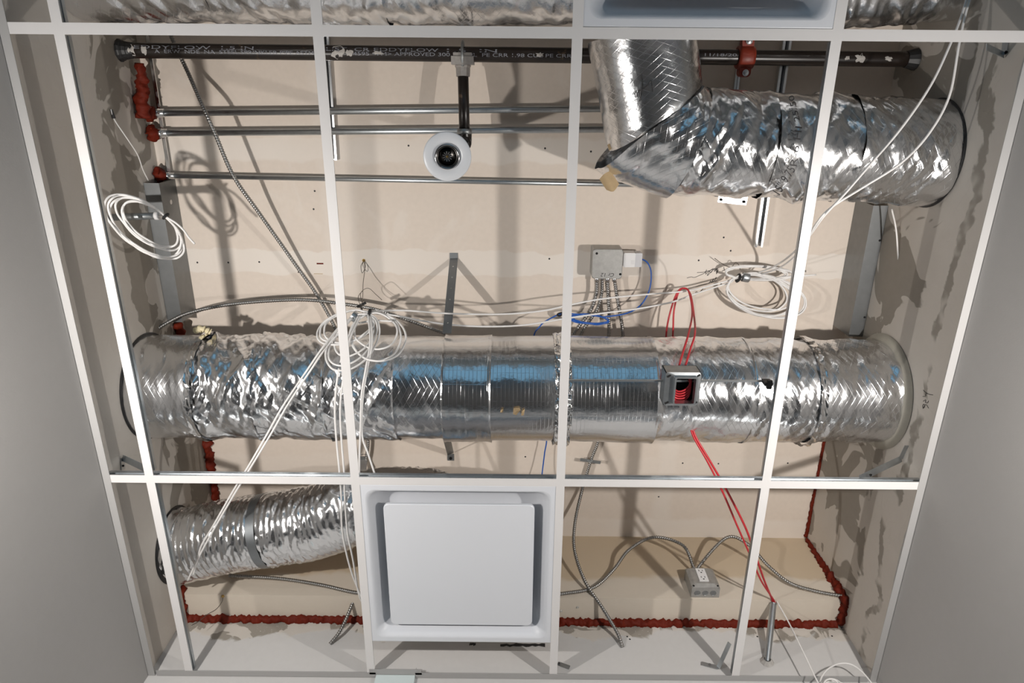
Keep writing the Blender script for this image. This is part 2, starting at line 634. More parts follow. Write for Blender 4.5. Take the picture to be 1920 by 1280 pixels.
obj('handwriting', wire([atx(x, y, XR - 0.0006) for x, y in ((1731, 752), (1736, 749), (1735, 754), (1739, 755), (1741, 751))], 0.0009, 0.003, 5), 'pencil', wr)
obj('handwriting', wire([atx(x, y, XR - 0.0006) for x, y in ((1730, 743), (1736, 742), (1735, 738), (1739, 738))], 0.0009, 0.003, 5), 'pencil', wr)
obj('handwriting', wire([atx(x, y, XR - 0.0006) for x, y in ((1731, 731), (1735, 735), (1742, 739), (1749, 740))], 0.0009, 0.003, 5), 'pencil', wr)

# ------------------------------------------------------------------ suspended grid
TW = 0.0255
FW = TW / 2


def tee_parts(root, a, b, slots=False, web_h=0.038):
    """a, b: ends on the grid plane, parallel to X or Y"""
    a, b = np.array([*a, 0.0]), np.array([*b, 0.0])
    z = np.array([0, 0, 1.0])
    fl = obj('flange', bar(a + z * 0.0006, b + z * 0.0006, TW, 0.0012), 'white tee', root)
    wb = obj('web', join(bar(a + z * (0.0012 + web_h / 2), b + z * (0.0012 + web_h / 2), 0.0018, web_h),
                         bar(a + z * (web_h - 0.003), b + z * (web_h - 0.003), 0.0065, 0.012)), 'galvanised', root)
    if slots:
        parts = []
        n = int(np.linalg.norm(b - a) / 0.0762)
        for i in range(n):
            p = a + (b - a) * (i + 0.5) / n + z * 0.014
            d = unit(b - a)
            parts.append(bar(p - d * 0.0025, p + d * 0.0025, 0.0032, 0.012))
        tag(obj('slot_row', join(*parts), 'black hole', wb), kind='stuff')
    return fl


def tee(name, a, b, label, slots=False, group=None):
    r = empty(name, ((a[0] + b[0]) / 2, (a[1] + b[1]) / 2, 0), label, 'ceiling tee', group)
    tee_parts(r, a, b, slots)
    return r


tee('main_tee', (XL + 0.001, 0.0), (XR - 0.001, 0.0), 'long white grid runner with slotted silver web above the lower diffuser', True)
tee('main_tee', (XL + 0.001, -1.22), (XR - 0.001, -1.22), 'long white grid runner crossing in front of the black sprinkler pipe', True)
ROWS = [(-2.43, -1.22, 'top edge row, cut off by the picture'), (-1.22, 0.0, 'long middle row between the two runners'),
        (0.0, YF, 'bottom row reaching the end wall')]
WHICH = ['leftmost', 'second from left', 'third from left', 'rightmost']
for y0, y1, rn in ROWS:
    for i in range(4):
        x = 0.61 * i
        e1 = y1 - FW if y1 <= 0 else y1 - 0.001
        tee('cross_tee', (x, y0 + FW), (x, e1 if i != 1 or y1 <= 0 else 0.748), 'white cross tee, %s in the %s' % (WHICH[i], rn), False, 'white cross tees of the ceiling grid')


def angle_part(a, b, inward, root, nm='angle_length'):
    a, b, n = np.array([*a, 0.0]), np.array([*b, 0.0]), np.array([*inward, 0.0])
    z = np.array([0, 0, 1.0])
    fl = bar(a + n * 0.0115 - z * 0.0008, b + n * 0.0115 - z * 0.0008, 0.022, 0.0012)
    lg = bar(a + n * 0.0008 + z * 0.011, b + n * 0.0008 + z * 0.011, 0.0012, 0.022)
    return obj(nm, join(fl, lg), 'painted angle', root)


def angle(segs, label):
    c = np.mean([p for s in segs for p in s[:2]], axis=0)
    r = empty('edge_angle', (c[0], c[1], 0), label, 'wall angle')
    for a, b, n in segs:
        angle_part(a, b, n, r)


angle([((XL + 0.001, YB + 0.5), (XL + 0.001, YF - 0.002), (1, 0))], 'white edge angle running down the left wall')
angle([((XR - 0.001, YB + 0.5), (XR - 0.001, YF - 0.002), (-1, 0))], 'white edge angle running down the right wall')
angle([((XL + 0.03, YF - 0.001), (0.626, YF - 0.001), (0, -1)), ((0.605, 0.747), (0.779, 0.747), (0, -1)), ((0.758, 0.746), (0.758, YF - 0.022), (1, 0)),
       ((0.758, YF - 0.001), (XR - 0.03, YF - 0.001), (0, -1))], 'white edge angle along the end wall, stepping around the column')


# steel seismic clips and brace straps at the grid ends
def strap_clip(label, pts, w=0.018, up=(0, 0, 1), hole=None, ups=None):
    r = empty('grid_brace_clip', np.mean(pts, axis=0), label, 'bracket', 'steel clips at the ends of the grid')
    for i, (a, b) in enumerate(zip(pts[:-1], pts[1:])):
        obj('clip_leg', bar(a, b, w, 0.0018, ups[i] if ups else up), 'galvanised', r)
    if hole is not None:
        h = np.asarray(hole)
        obj('screw_head', lathe(h, up, [(0.0, 0.002), (0.003, 0.002), (0.004, -0.002)], 10), 'black hole', r)


p0 = atx(233, 860, XL + 0.002)
strap_clip('bent steel clip bracing the runner end at the left wall', [atx(231, 880, XL + 0.003), atx(230, 858, XL + 0.003), at(272, 878, 0.045)],
           0.02, (1, 0.0, 0.0), atx(231, 873, XL + 0.005), [(1, 0, 0), (0, 0.3, 1)])
strap_clip('long pale strap bracing the runner end at the right wall', [at(1612, 897, 0.035), atx(1690, 860, XR - 0.004), atx(1702, 835, XR - 0.003)], 0.02, (0, 0.3, 1), at(1632, 890, 0.034))
strap_clip('v shaped steel clip beside the rightmost tee at the end wall', [aty(1315, 1243, YF - 0.004), aty(1347, 1251, YF - 0.006), at(1368, 1205, 0.05)], 0.014, (0, 1, 0.2), aty(1331, 1246, YF - 0.006))
strap_clip('small rounded steel clip at the foot of the third tee', [aty(1046, 1243, YF - 0.004), aty(1068, 1251, YF - 0.004)], 0.014, (0, 1, 0.2), aty(1048, 1244, YF - 0.006))
strap_clip('rounded steel clip on the right wall near the upper runner', [at(1850, 88, 0.03), atx(1882, 103, XR - 0.005), atx(1888, 60, XR - 0.004)], 0.016, (1, 0, 0.3), atx(1887, 98, XR - 0.008))


# ------------------------------------------------------------------ square plaque diffusers
def rrect(cx, cy, w, h, r, z, n=6):
    pts = []
    for sx, sy, a0 in ((1, 1, 0), (-1, 1, 90), (-1, -1, 180), (1, -1, 270)):
        for i in range(n + 1):
            a = math.radians(a0 + 90 * i / n)
            pts.append((cx + sx * (w / 2 - r) + r * math.cos(a), cy + sy * (h / 2 - r) + r * math.sin(a), z))
    return pts


def loft(rings, cap0=False, cap1=False):
    n = len(rings[0])
    V = [p for r in rings for p in r]
    F = [(i * n + j, i * n + (j + 1) % n, (i + 1) * n + (j + 1) % n, (i + 1) * n + j) for i in range(len(rings) - 1) for j in range(n)]
    if cap0:
        F.append(tuple(range(n))[::-1])
    if cap1:
        F.append(tuple((len(rings) - 1) * n + j for j in range(n)))
    return np.array(V), F


def diffuser(cx, cy, label, group, off=0.012):
    r = empty('ceiling_diffuser', (cx, cy, 0.002), label, 'air diffuser', group)
    W = 0.594
    rings = [rrect(cx, cy, W, W, 0.002, 0.028), rrect(cx, cy, W, W, 0.002, 0.0022), rrect(cx, cy, W - 0.004, W - 0.004, 0.002, 0.0014),
             rrect(cx, cy, W - 0.034, W - 0.034, 0.028, 0.0016), rrect(cx, cy, W - 0.046, W - 0.046, 0.032, 0.005), rrect(cx, cy, W - 0.062, W - 0.062, 0.035, 0.018),
             rrect(cx, cy, W - 0.078, W - 0.078, 0.036, 0.040), rrect(cx, cy, W - 0.10, W - 0.10, 0.040, 0.062), rrect(cx, cy, W - 0.16, W - 0.16, 0.05, 0.078),
             rrect(cx, cy, W - 0.26, W - 0.26, 0.05, 0.082)]
    o = obj('frame_and_cone', loft(rings, False, True), 'white enamel', r)
    for i, p in enumerate(o.data.polygons):
        p.use_smooth = i >= 3 * 28
    pc = cy + off
    P = 0.462
    obj('plaque', loft([rrect(cx, pc, P - 0.006, P - 0.006, 0.016, 0.030), rrect(cx, pc, P, P, 0.018, 0.028), rrect(cx, pc, P, P, 0.018, 0.020),
                        rrect(cx, pc, P - 0.004, P - 0.004, 0.017, 0.018)], True, True), 'white enamel', r)
    obj('plaque_backing', loft([rrect(cx, pc - 0.004, 0.40, 0.42, 0.010, 0.052), rrect(cx, pc - 0.004, 0.40, 0.42, 0.010, 0.044)], True, True), 'white enamel', r)
    for sx in (-1, 1):
        for sy in (-1, 1):
            obj('hanger_stud', cyl((cx + sx * 0.15, pc + sy * 0.15, 0.03), (cx + sx * 0.15, pc + sy * 0.15, 0.08), 0.004, 8), 'galvanised', r)
    obj('inlet_collar', lathe((cx, cy, 0.081), (0, 0, 1), [(0.125, 0.0), (0.125, 0.05), (0.122, 0.05), (0.122, 0.0)], 40), 'galvanised', r, True)
    return r


diffuser(0.915, 0.0135 + 0.297, 'white square plaque air diffuser in the bottom middle of the grid', 'square plaque diffusers')
diffuser(1.525, -1.2335 - 0.297, 'white air diffuser at the top edge, mostly out of the picture', 'square plaque diffusers', -0.012)


# ------------------------------------------------------------------ foil-faced ducts
def foil_seg(p0, p1, R, na=None, nb=None, du=0.0038, nv=150, disp=None, u0=0.0, flare=None):
    """one length of wrapped duct between two cut planes"""
    p0, p1 = np.asarray(p0, float), np.asarray(p1, float)
    d = unit(p1 - p0)
    na = d if na is None else unit(na)
    nb = d if nb is None else unit(nb)
    s = unit(np.cross(d, (0, 0, 1.0)))
    w = np.cross(s, d)
    L = np.linalg.norm(p1 - p0)
    nu = max(4, int(L / du))
    th = np.linspace(0, 2 * math.pi, nv + 1)
    rad = np.cos(th)[:, None] * w + np.sin(th)[:, None] * s          # starts and ends at the top
    base = p0 + R * rad
    ta = ((p0 - base) @ na) / (d @ na)
    base1 = p1 + R * rad
    tb = ((p1 - base1) @ nb) / (d @ nb)
    A = base + ta[:, None] * d
    B = base1 + tb[:, None] * d
    t = np.linspace(0, 1, nu + 1)
    P = A[None] * (1 - t)[:, None, None] + B[None] * t[:, None, None]
    uu = u0 + ((P - p0) @ d)
    D = np.zeros(uu.shape)
    if disp is not None:
        D = disp(uu.ravel(), np.broadcast_to(th, uu.shape).ravel(), P.reshape(-1, 3)).reshape(uu.shape)
    if flare is not None:
        D = D + flare(t)[:, None]
    P = P + D[..., None] * rad[None]
    i, j = np.meshgrid(np.arange(nu), np.arange(nv), indexing='ij')
    n = nv + 1
    F = np.stack([i * n + j, (i + 1) * n + j, (i + 1) * n + j + 1, i * n + j + 1], -1).reshape(-1, 4).tolist()
    uv = np.stack([uu, np.broadcast_to(th * R, uu.shape)], -1).reshape(-1, 2)
    return P.reshape(-1, 3), F, uv


def facets(x, y, seed):
    """piecewise linear noise on a split lattice: flat facets meeting in straight creases"""
    i, j = np.floor(x).astype(int), np.floor(y).astype(int)
    fx, fy = x - i, y - j

    def h(a, b):
        n = (a * 374761393 + b * 668265263 + int(seed * 97) * 974634) & 0x7fffffff
        n = ((n ^ (n >> 13)) * 1274126177) & 0x7fffffff
        return ((n ^ (n >> 16)) & 0xffff) / 65535.0 - 0.5
    h00, h10, h01, h11 = h(i, j), h(i + 1, j), h(i, j + 1), h(i + 1, j + 1)
    return np.where(fx > fy, h00 + (h10 - h00) * fx + (h11 - h10) * fy, h00 + (h01 - h00) * fy + (h11 - h01) * fx)


def crumple(amp, f=9.0, around=0.35, slant=0.6, lump=0.006, fine=0.35, seed=0.0, low=2.2):
    """creased wrap: long flat folds running around the duct, slanted, strong in some places and weak in others"""
    def fn(u, th, P):
        R = 0.16
        c, s = R * np.cos(th), R * np.sin(th)
        v = (th - math.pi) * R
        w = perlin(np.stack([u * 5.0, c * 5.0, s * 5.0], 1) + seed)
        w2 = perlin(np.stack([u * 5.0, c * 5.0, s * 5.0], 1) + seed + 31)
        out = 0
        for k, (g, am, an, sl) in enumerate(((2.4, 0.9, around * 0.8, slant * 0.25), (4.8, 1.0, around * 0.55, -slant * 0.2), (8.5, 0.95 * (0.2 + fine), around * 0.6, slant * 0.28), (14.0, 0.55 * fine, around, -slant * 0.15), (26.0, 0.22 * fine, 0.8, 0.6))):
            ca, sa = math.cos(sl), math.sin(sl)
            x, y = (u * ca + v * sa) + w * 0.030, (-u * sa + v * ca) + w2 * 0.05
            out = out + am * facets(x * f * g, y * f * g * an, seed + k * 7.3)
        where = np.clip(0.85 + 1.0 * perlin(np.stack([u * 5, c * 5, s * 5], 1) + seed + 23), 0.2, 1.5)
        lo = perlin(np.stack([u * low, np.cos(th) * 0.8, np.sin(th) * 0.8], 1) + seed + 11)
        return 1.25 * amp * where * out + lump * lo
    return fn


def edge_flare(h0, h1, w=0.05):
    return lambda t: h0 * np.exp(-t / w) + h1 * np.exp(-(1 - t) / w)


def ring_band(c, d, R, width, amp=0.002, seed=0.0):
    c, d = np.asarray(c, float), unit(d)
    return foil_seg(c - d * width / 2, c + d * width / 2, R, du=0.0035, nv=200, disp=crumple(amp, 30, 0.9, 0, 0.0, 0.6, seed))


# --- main duct across the middle
MZ, MR = 0.335, 0.172
mc = [0.5 * (at(620, 628, MZ) + at(620, 813, MZ)), 0.5 * (at(1500, 636, MZ) + at(1500, 818, MZ))]
slope = (mc[1][1] - mc[0][1]) / (mc[1][0] - mc[0][0])


def maxis(X):
    return np.array([X, mc[0][1] + slope * (X - mc[0][0]) + 0.004, MZ])


def mx(xp, yp=725):
    return float(at(xp, yp, MZ - MR)[0])


duct = empty('insulated_duct', maxis(1.07), 'largest foil wrapped round duct crossing the middle of the picture', 'duct', 'foil wrapped ducts')
SEG = [  # left pixel, right pixel, material, displacement, radius change
    (None, 345, 'foil crumpled', crumple(0.003, 8, 0.5, 0.6, 0.004, 0.5, 1.0), -0.002),
    (345, 462, 'foil crumpled', crumple(0.014, 8, 0.40, 1.8, 0.004, 0.4, 2.0), 0.001),
    (462, 600, 'foil crumpled', crumple(0.014, 8, 0.42, -2.4, 0.005, 0.4, 3.1), 0.003),
    (600, 732, 'foil cross', crumple(0.011, 7, 0.36, -2.8, 0.004, 0.4, 4.7), 0.001),
    (732, 832, 'foil cross', crumple(0.0040, 7, 0.30, -1.0, 0.004, 0.25, 5.9), -0.001),
    (828, 917, 'foil ring', crumple(0.0016, 8, 0.5, 0.3, 0.004, 0.6, 6.3), 0.006),
    (915, 1052, 'foil ring', crumple(0.0014, 5, 0.6, 0.3, 0.006, 0.3, 7.4), 0.003),
    (1062, 1238, 'foil ring', crumple(0.0016, 5, 0.6, 0.3, 0.007, 0.3, 8.2), 0.004),
    (1238, 1425, 'foil cross', crumple(0.006, 6, 0.5, 1.2, 0.004, 0.5, 9.9), 0.001),
    (1425, 1548, 'foil cross', crumple(0.006, 7, 0.5, 1.6, 0.003, 0.5, 10.6), 0.002),
    (1548, None, 'foil cross', crumple(0.006, 6, 0.45, 1.4, 0.004, 0.5, 12.3), -0.001)]
for a, b, mt, fn, dr in SEG:
    xa = XL + 0.001 if a is None else mx(a)
    xb = XR - 0.001 if b is None else mx(b)
    lump = 0.010 if mt == 'foil ring' else 0.0
    sag = fn
    if lump:
        def sag(u, th, P, fn=fn):     # loose wrap bulging along its upper flank
            return fn(u, th, P) + 0.009 * np.exp(-((th - 4.75) / 0.35) ** 2) * (0.7 + 0.6 * np.sin(P[:, 0] * 11))
    obj('foil_wrap', foil_seg(maxis(xa - (0.004 if a else 0)), maxis(xb + (0.004 if b else 0)), MR + dr, nv=230 if 'ring' not in mt else 160, disp=sag, u0=xa,
                              flare=edge_flare(0.004 if a else 0, 0.003 if b else 0, 0.03)), mt, duct, True)
for xp, w, amp in ((1058, 0.052, 0.020), (1551, 0.022, 0.005), (347, 0.02, 0.004)):
    obj('foil_tape', ring_band(maxis(mx(xp)), (1, slope, 0), MR + 0.010, w, amp, xp * 0.1), 'foil tape', duct, True)


def paper_patch(name, pts, parent, mat='kraft', lift=0.002):
    """a torn scrap lying on the duct: fan of points pushed out of the surface"""
    c = np.mean(pts, axis=0)
    V = [c + np.array([0, 0, -lift * 1.5])] + [np.asarray(p) + np.array([0, 0, -lift * rnd.random()]) for p in pts]
    V2 = [v + np.array([0, 0, 0.0015]) for v in V]
    n = len(V)
    F = [(0, 1 + i, 1 + (i + 1) % (n - 1)) for i in range(n - 1)] + [(n, n + 1 + (i + 1) % (n - 1), n + 1 + i) for i in range(n - 1)]
    F += [(1 + i, n + 1 + i, n + 1 + (i + 1) % (n - 1), 1 + (i + 1) % (n - 1)) for i in range(n - 1)]
    return obj(name, (np.array(V + V2), F), mat, parent)


def mduct_pt(xp, yp, off=0.004):
    """where the line of sight meets the main duct"""
    d = ray(xp, yp)
    o = CAM
    c = maxis(float(at(xp, yp, MZ - MR)[0]))
    R = MR + off
    a2 = d[1] ** 2 + d[2] ** 2
    oy, oz = o[1] - c[1], o[2] - c[2]
    b2 = 2 * (oy * d[1] + oz * d[2])
    c2 = oy * oy + oz * oz - R * R
    disc = max(0.0, b2 * b2 - 4 * a2 * c2)
    return o + d * ((-b2 - math.sqrt(disc)) / (2 * a2))


for pts in (((963, 765), (974, 764), (976, 768), (968, 778), (962, 776)), ((979, 770), (984, 767), (982, 778), (977, 779)), ((939, 768), (944, 767), (943, 773), (938, 773))):
    paper_patch('kraft_scrap', [mduct_pt(x, y, 0.012) for x, y in pts], duct, 'kraft', 0.002)
obj('foam_tuft', sweep(spline(px((366, 620, 0.36), (378, 616, 0.35), (394, 622, 0.36)), 0.004), 0.009 + 0.004 * np.sin(np.arange(len(spline(px((366, 620, 0.36), (378, 616, 0.35), (394, 622, 0.36)), 0.004))) * 2.3), 8), 'foam', duct)
# sealing rings where the duct passes the walls
obj('wall_collar', lathe((XR - 0.002, maxis(XR)[1], MZ), (-1, 0, 0), [(MR + 0.022, 0.0), (MR + 0.018, 0.006), (MR + 0.004, 0.014), (MR - 0.004, 0.015)], 60), 'joint compound' if 'joint compound' in MATS else plain('joint compound', (0.36, 0.34, 0.29), 0.9, var=0.1, scale=25, bump=0.4, bscale=80), duct, True)
obj('wall_collar', lathe((XL + 0.001, maxis(XL)[1], MZ), (1, 0, 0), [(MR + 0.007, 0.0), (MR + 0.005, 0.003), (MR - 0.004, 0.004)], 60), 'black plastic', duct, True)

# --- elbowed duct at the upper right
UZ, UR = 0.328, 0.148
q0, q1, q2, q3 = at(1200, 56, UZ), at(1226, 222, UZ), at(1288, 266, UZ), at(1745, 288, UZ)
q3 = q2 + (q3 - q2) * ((XR - 0.001 - q2[0]) / (q3[0] - q2[0]))
d01, d12, d23 = unit(q1 - q0), unit(q2 - q1), unit(q3 - q2)
n1, n2 = unit(d01 + d12), unit(d12 + d23)
elbow = empty('elbowed_duct', q1, 'foil wrapped duct bending from the upper runner to the right wall', 'duct', 'foil wrapped ducts')
obj('foil_wrap', foil_seg(q0, q1, UR, None, n1, disp=crumple(0.0022, 6, 0.4, 0.6, 0.004, 0.5, 21), flare=edge_flare(0, -0.004)), 'foil cross', elbow, True)
_hb = crumple(0.009, 7, 0.5, 1.8, 0.005, 0.4, 22)


def heel_bag(u, th, P):      # the wrap is loose and bagged out at the outside of the bend
    e = np.clip(((P - q1) @ unit((-0.8, 0.6, 0)) / UR - 0.30) / 0.8, 0, 1)
    return _hb(u, th, P) + 0.06 * e * e * (3 - 2 * e)


obj('foil_wrap', foil_seg(q1, q2, UR + 0.004, n1, n2, nv=200, disp=heel_bag, u0=0.4), 'foil cross', elbow, True)
cut = [0.0, 0.30, 0.62, 1.0]
for k_ in range(3):
    a, b = q2 + (q3 - q2) * cut[k_], q2 + (q3 - q2) * cut[k_ + 1]
    obj('foil_wrap', foil_seg(a, b, UR + (0.003, 0.001, 0.003)[k_], n2 if k_ == 0 else None, None, nv=190,
                              disp=crumple((0.015, 0.013, 0.008)[k_], (7, 6, 6)[k_], 0.45, 1.8, 0.005, 0.4, 25 + k_), u0=k_ * 0.4), 'foil crumpled' if k_ < 2 else 'foil cross', elbow, True)
obj('wall_collar', lathe((XR - 0.001, q3[1], q3[2]), (-1, 0, 0), [(UR + 0.008, 0.0), (UR + 0.006, 0.003), (UR - 0.003, 0.004)], 60), 'black plastic', elbow, True)


def curl(pts_a, pts_b, name, parent, mat):
    A, B = spline(pts_a, 0.006), spline(pts_b, 0.006)
    n = min(len(A), len(B))
    A = A[np.linspace(0, len(A) - 1, n).astype(int)]
    B = B[np.linspace(0, len(B) - 1, n).astype(int)]
    t = np.array([0, 0, 0.0012])
    V = np.concatenate([A, B, A + t, B + t])
    F = [(i, i + 1, n + i + 1, n + i) for i in range(n - 1)] + [(2 * n + i, 3 * n + i, 3 * n + i + 1, 2 * n + i + 1) for i in range(n - 1)]
    return obj(name, (V, F), mat, parent, True)


curl(px((1124, 336, 0.26), (1133, 326, 0.245), (1145, 320, 0.26)), px((1137, 356, 0.25), (1150, 359, 0.235), (1161, 345, 0.25)), 'paper_flap', elbow, 'kraft')
curl(px((1139, 272, 0.30), (1150, 262, 0.29), (1160, 256, 0.30)), px((1142, 282, 0.30), (1158, 272, 0.29), (1172, 262, 0.30)), 'paper_flap', elbow, 'kraft')


def cyl_pt(c, d, R, xp, yp):
    """where the line of sight first meets a cylinder"""
    r_ = ray(xp, yp)
    o = CAM - c
    rp, op = r_ - d * (r_ @ d), o - d * (o @ d)
    a_, b_, c_ = rp @ rp, 2 * rp @ op, op @ op - R * R
    disc = max(0.0, b_ * b_ - 4 * a_ * c_)
    return CAM + r_ * ((-b_ - math.sqrt(disc)) / (2 * a_))


# marker scribble on the branch
for pts in (((1186, 178), (1190, 170), (1192, 184), (1198, 168), (1199, 182)), ((1199, 190), (1204, 162), (1202, 140)), ((1203, 168), (1216, 158), (1221, 150), (1224, 172))):
    obj('marker_scribble', wire([cyl_pt(q0, d01, UR + 0.005, x, y) for x, y in pts], 0.0011, 0.004, 5), 'ink', elbow)

# --- duct along the top edge
TZ, TR = 0.372, 0.158
ty = at(600, 40, TZ)[1] - TR * 0.95
top = empty('insulated_duct', (1.07, ty, TZ), 'foil wrapped duct behind the upper runner at the top edge', 'duct', 'foil wrapped ducts')
cuts = [XL + 0.001, 0.25, 0.72, 1.25, 1.8, XR - 0.001]
for k_ in range(5):
    obj('foil_wrap', foil_seg((cuts[k_], ty, TZ), (cuts[k_ + 1], ty + (-0.02 if k_ == 4 else 0), TZ), TR + (0.002 if k_ % 2 else 0), nv=110, du=0.006,
                              disp=crumple(0.008, 8, 0.3, 1.2, 0.007, 0.5, 40 + k_), u0=cuts[k_]), 'foil crumpled', top, True)

# --- flexible duct at the lower left, running to the diffuser collar
fx = px((240, 1030, 0.30), (345, 1018, 0.30), (430, 1005, 0.305), (510, 992, 0.305), (590, 978, 0.30))
fx = np.vstack([[(XL + 0.004, fx[1][1] + 0.004, 0.30), (XL + 0.06, fx[1][1] + 0.004, 0.30)], fx[2:], [(0.52, 0.30, 0.30), (0.70, 0.285, 0.31), (0.84, 0.295, 0.29), (0.905, 0.308, 0.22), (0.915, 0.3105, 0.125)]])
FP = spline(fx, 0.004)
FRAD = 0.130
s_ = np.arange(len(FP)) * 0.004
nv_ = 120
th_ = np.arange(nv_) * 2 * math.pi / nv_
uu, tt = np.meshgrid(s_, th_, indexing='ij')
rip = 0.0010 * np.sin(2 * math.pi * uu / 0.021 + tt) + crumple(0.0042, 12, 0.30, 1.6, 0.006, 1.1, 60)(uu.ravel(), tt.ravel(), None).reshape(uu.shape)
bandc = float(np.linalg.norm(FP - at(500, 993, 0.305), axis=1).argmin()) * 0.004
rip -= (0.006 * np.exp(-((uu - bandc) / 0.012) ** 2))
rr_ = FRAD + rip
rr_ *= np.interp(s_, [0, s_[-1] - 0.16, s_[-1]], [1, 0.98, 0.94])[:, None]
V_, F_ = sweep(FP, rr_, nv_, cap=False)
flex = empty('flexible_duct', FP[len(FP) // 3], 'silver flexible duct curving behind the lower left tees to the diffuser', 'duct', 'foil wrapped ducts')
obj('foil_sleeve', (V_, F_, np.stack([uu.ravel(), tt.ravel() * FRAD], 1)), 'foil flex', flex, True)
ib = int(bandc / 0.004)
obj('clamp_band', sweep(FP[ib - 4:ib + 5], FRAD * 0.985 + 0.003, 60, cap=False), 'fabric grey strap', flex, True)
obj('wall_collar', lathe((XL + 0.001, FP[0][1], FP[0][2]), (1, 0, 0), [(FRAD + 0.008, 0.0), (FRAD + 0.006, 0.004), (FRAD - 0.006, 0.005)], 50), 'black plastic', flex, True)


# ------------------------------------------------------------------ lettering
def text_mesh(s):
    """flat glyphs of a string, one unit cap-height-ish, returned as vertices (x, y) and faces"""
    cu = bpy.data.curves.new('t', 'FONT')
    cu.body = s
    cu.resolution_u = 3
    o = bpy.data.objects.new('t', cu)
    C.objects.link(o)
    dg = bpy.context.evaluated_depsgraph_get()
    me = o.evaluated_get(dg).to_mesh()
    V = np.array([v.co[:2] for v in me.vertices])
    F = [tuple(p.vertices) for p in me.polygons]
    o.evaluated_get(dg).to_mesh_clear()
    bpy.data.objects.remove(o)
    bpy.data.curves.remove(cu)
    return V, F


def lettering(name, s, fn, mat, parent, width=None, shear=0.0):
    """fn maps (t along 0..1, h 0..1) to a point"""
    V, F = text_mesh(s)
    x0, x1 = V[:, 0].min(), V[:, 0].max()
    y0, y1 = 0.0, 0.72
    t = (V[:, 0] + shear * V[:, 1] - x0) / (x1 - x0)
    h = (V[:, 1] - y0) / (y1 - y0)
    return tag(obj(name, (np.array([fn(a, b) for a, b in zip(t, h)]), F), mat, parent), kind='stuff')


# printed size marks climbing the elbowed duct
def updir(x0, y0, x1, y1, hgt):
    dx, dy = x1 - x0, y1 - y0
    L = math.hypot(dx, dy)
    lx, ly = dy / L, -dx / L          # left of the reading direction = top of the letters

    def fn(t, h):
        return cyl_pt(q2, d23, UR + 0.021, x0 + dx * t + lx * hgt * h, y0 + dy * t + ly * hgt * h)
    return fn


lettering('printed_lettering', '15" 9.75', updir(1462, 366, 1492, 318, 17), 'ink', elbow)
lettering('printed_lettering', 'R-6 HI', updir(1494, 312, 1504, 238, 14), 'ink', elbow)
lettering('printed_lettering', '25/50', updir(1500, 226, 1488, 178, 11), 'ink', elbow)

# ------------------------------------------------------------------ sprinkler pipe, drop and head
PZ, PRAD = 0.518, 0.0225
pa = atx(228, 95, XL + 0.001)
pa = np.array([XL + 0.001, at(240, 94.5, PZ)[1], PZ])
pb = np.array([XR - 0.001, at(1690, 111, PZ)[1], PZ])
pd = unit(pb - pa)
pipe = empty('sprinkler_pipe', (pa + pb) / 2, 'black steel sprinkler pipe with white printing across the top', 'pipe')
obj('pipe_body', sweep(np.linspace(pa, pb, 40), PRAD, 32), 'black pipe', pipe, True)


def pipe_x(xp):
    X = at(xp, 100, PZ - PRAD)[0]
    return pa + pd * ((X - pa[0]) / pd[0])


def pipe_fn(x0, x1, a_low, a_high):
    """letters wrapped on the underside: angles from straight down towards the photographer"""
    A, B = pipe_x(x0), pipe_x(x1)

    def fn(t, h):
        c = A + (B - A) * t
        g = math.radians(a_low + (a_high - a_low) * h)
        return c + (PRAD + 0.0004) * np.array([0, -math.sin(g), -math.cos(g)])
    return fn


LINES = [('EDDYFLOW  1.5 IN', 252, 476, 12, 40), ('A  ERW  NDE  NA  STEEL SPRINKLER PIPE ASTM', 290, 588, -18, 8), ('LIST  CR EDDYFLOW', 612, 822, 12, 40),
         ('4595 <FM> APPROVED 300 PSI  UL  PE CRR 1.98 CUL PE CRR', 662, 1072, -18, 8), ('1.5  IN', 838, 932, 12, 40), ('11/18/20', 1322, 1382, 4, 26)]
for s, x0, x1, a0, a1 in LINES:
    lettering('printed_lettering', s, pipe_fn(x0, x1, a0, a1), 'pipe print', pipe)
obj('wall_sealant', sweep(spline([pa + pd * t for t in (0.0, 0.02, 0.045)], 0.004), np.array([0.034, 0.031, 0.030, 0.027, 0.027, 0.026, 0.025, 0.025, 0.024, 0.0235, 0.0235, 0.023])[:len(spline([pa + pd * t for t in (0.0, 0.02, 0.045)], 0.004))], 14), 'black plastic', pipe)
obj('wall_sealant', cyl(pb - pd * 0.03, pb, 0.024, 14, 0.033), 'black plastic', pipe)


def splat(c, w, h, seed, parent):
    """a thin splash of plaster clinging to the underside of the pipe"""
    r2 = random.Random(seed)
    n = 14
    V = []
    for ring in (1.0, 0.0):
        for i in range(n):
            a = 2 * math.pi * i / n
            k2 = (0.5 + 0.7 * r2.random()) if ring else 0.0
            x, g = math.cos(a) * w * k2, math.sin(a) * h * k2
            V.append(c + pd * x + (PRAD + 0.0006 + 0.0014 * (1 - ring)) * np.array([0, -math.sin(g), -math.cos(g)]))
    F = [(i, (i + 1) % n, n + (i + 1) % n, n + i) for i in range(n)]
    return obj('plaster_splash', (np.array(V), F), 'plaster splatter', parent, True)


for i, (xp, w, h) in enumerate(((245, 0.016, 0.9), (272, 0.010, 0.8), (634, 0.022, 0.9), (655, 0.012, 0.5), (708, 0.02, 0.3), (1012, 0.012, 0.35), (1615, 0.018, 0.7), (1668, 0.014, 0.3), (1590, 0.008, 0.3))):
    splat(pipe_x(xp), w, h, i + 3, pipe)
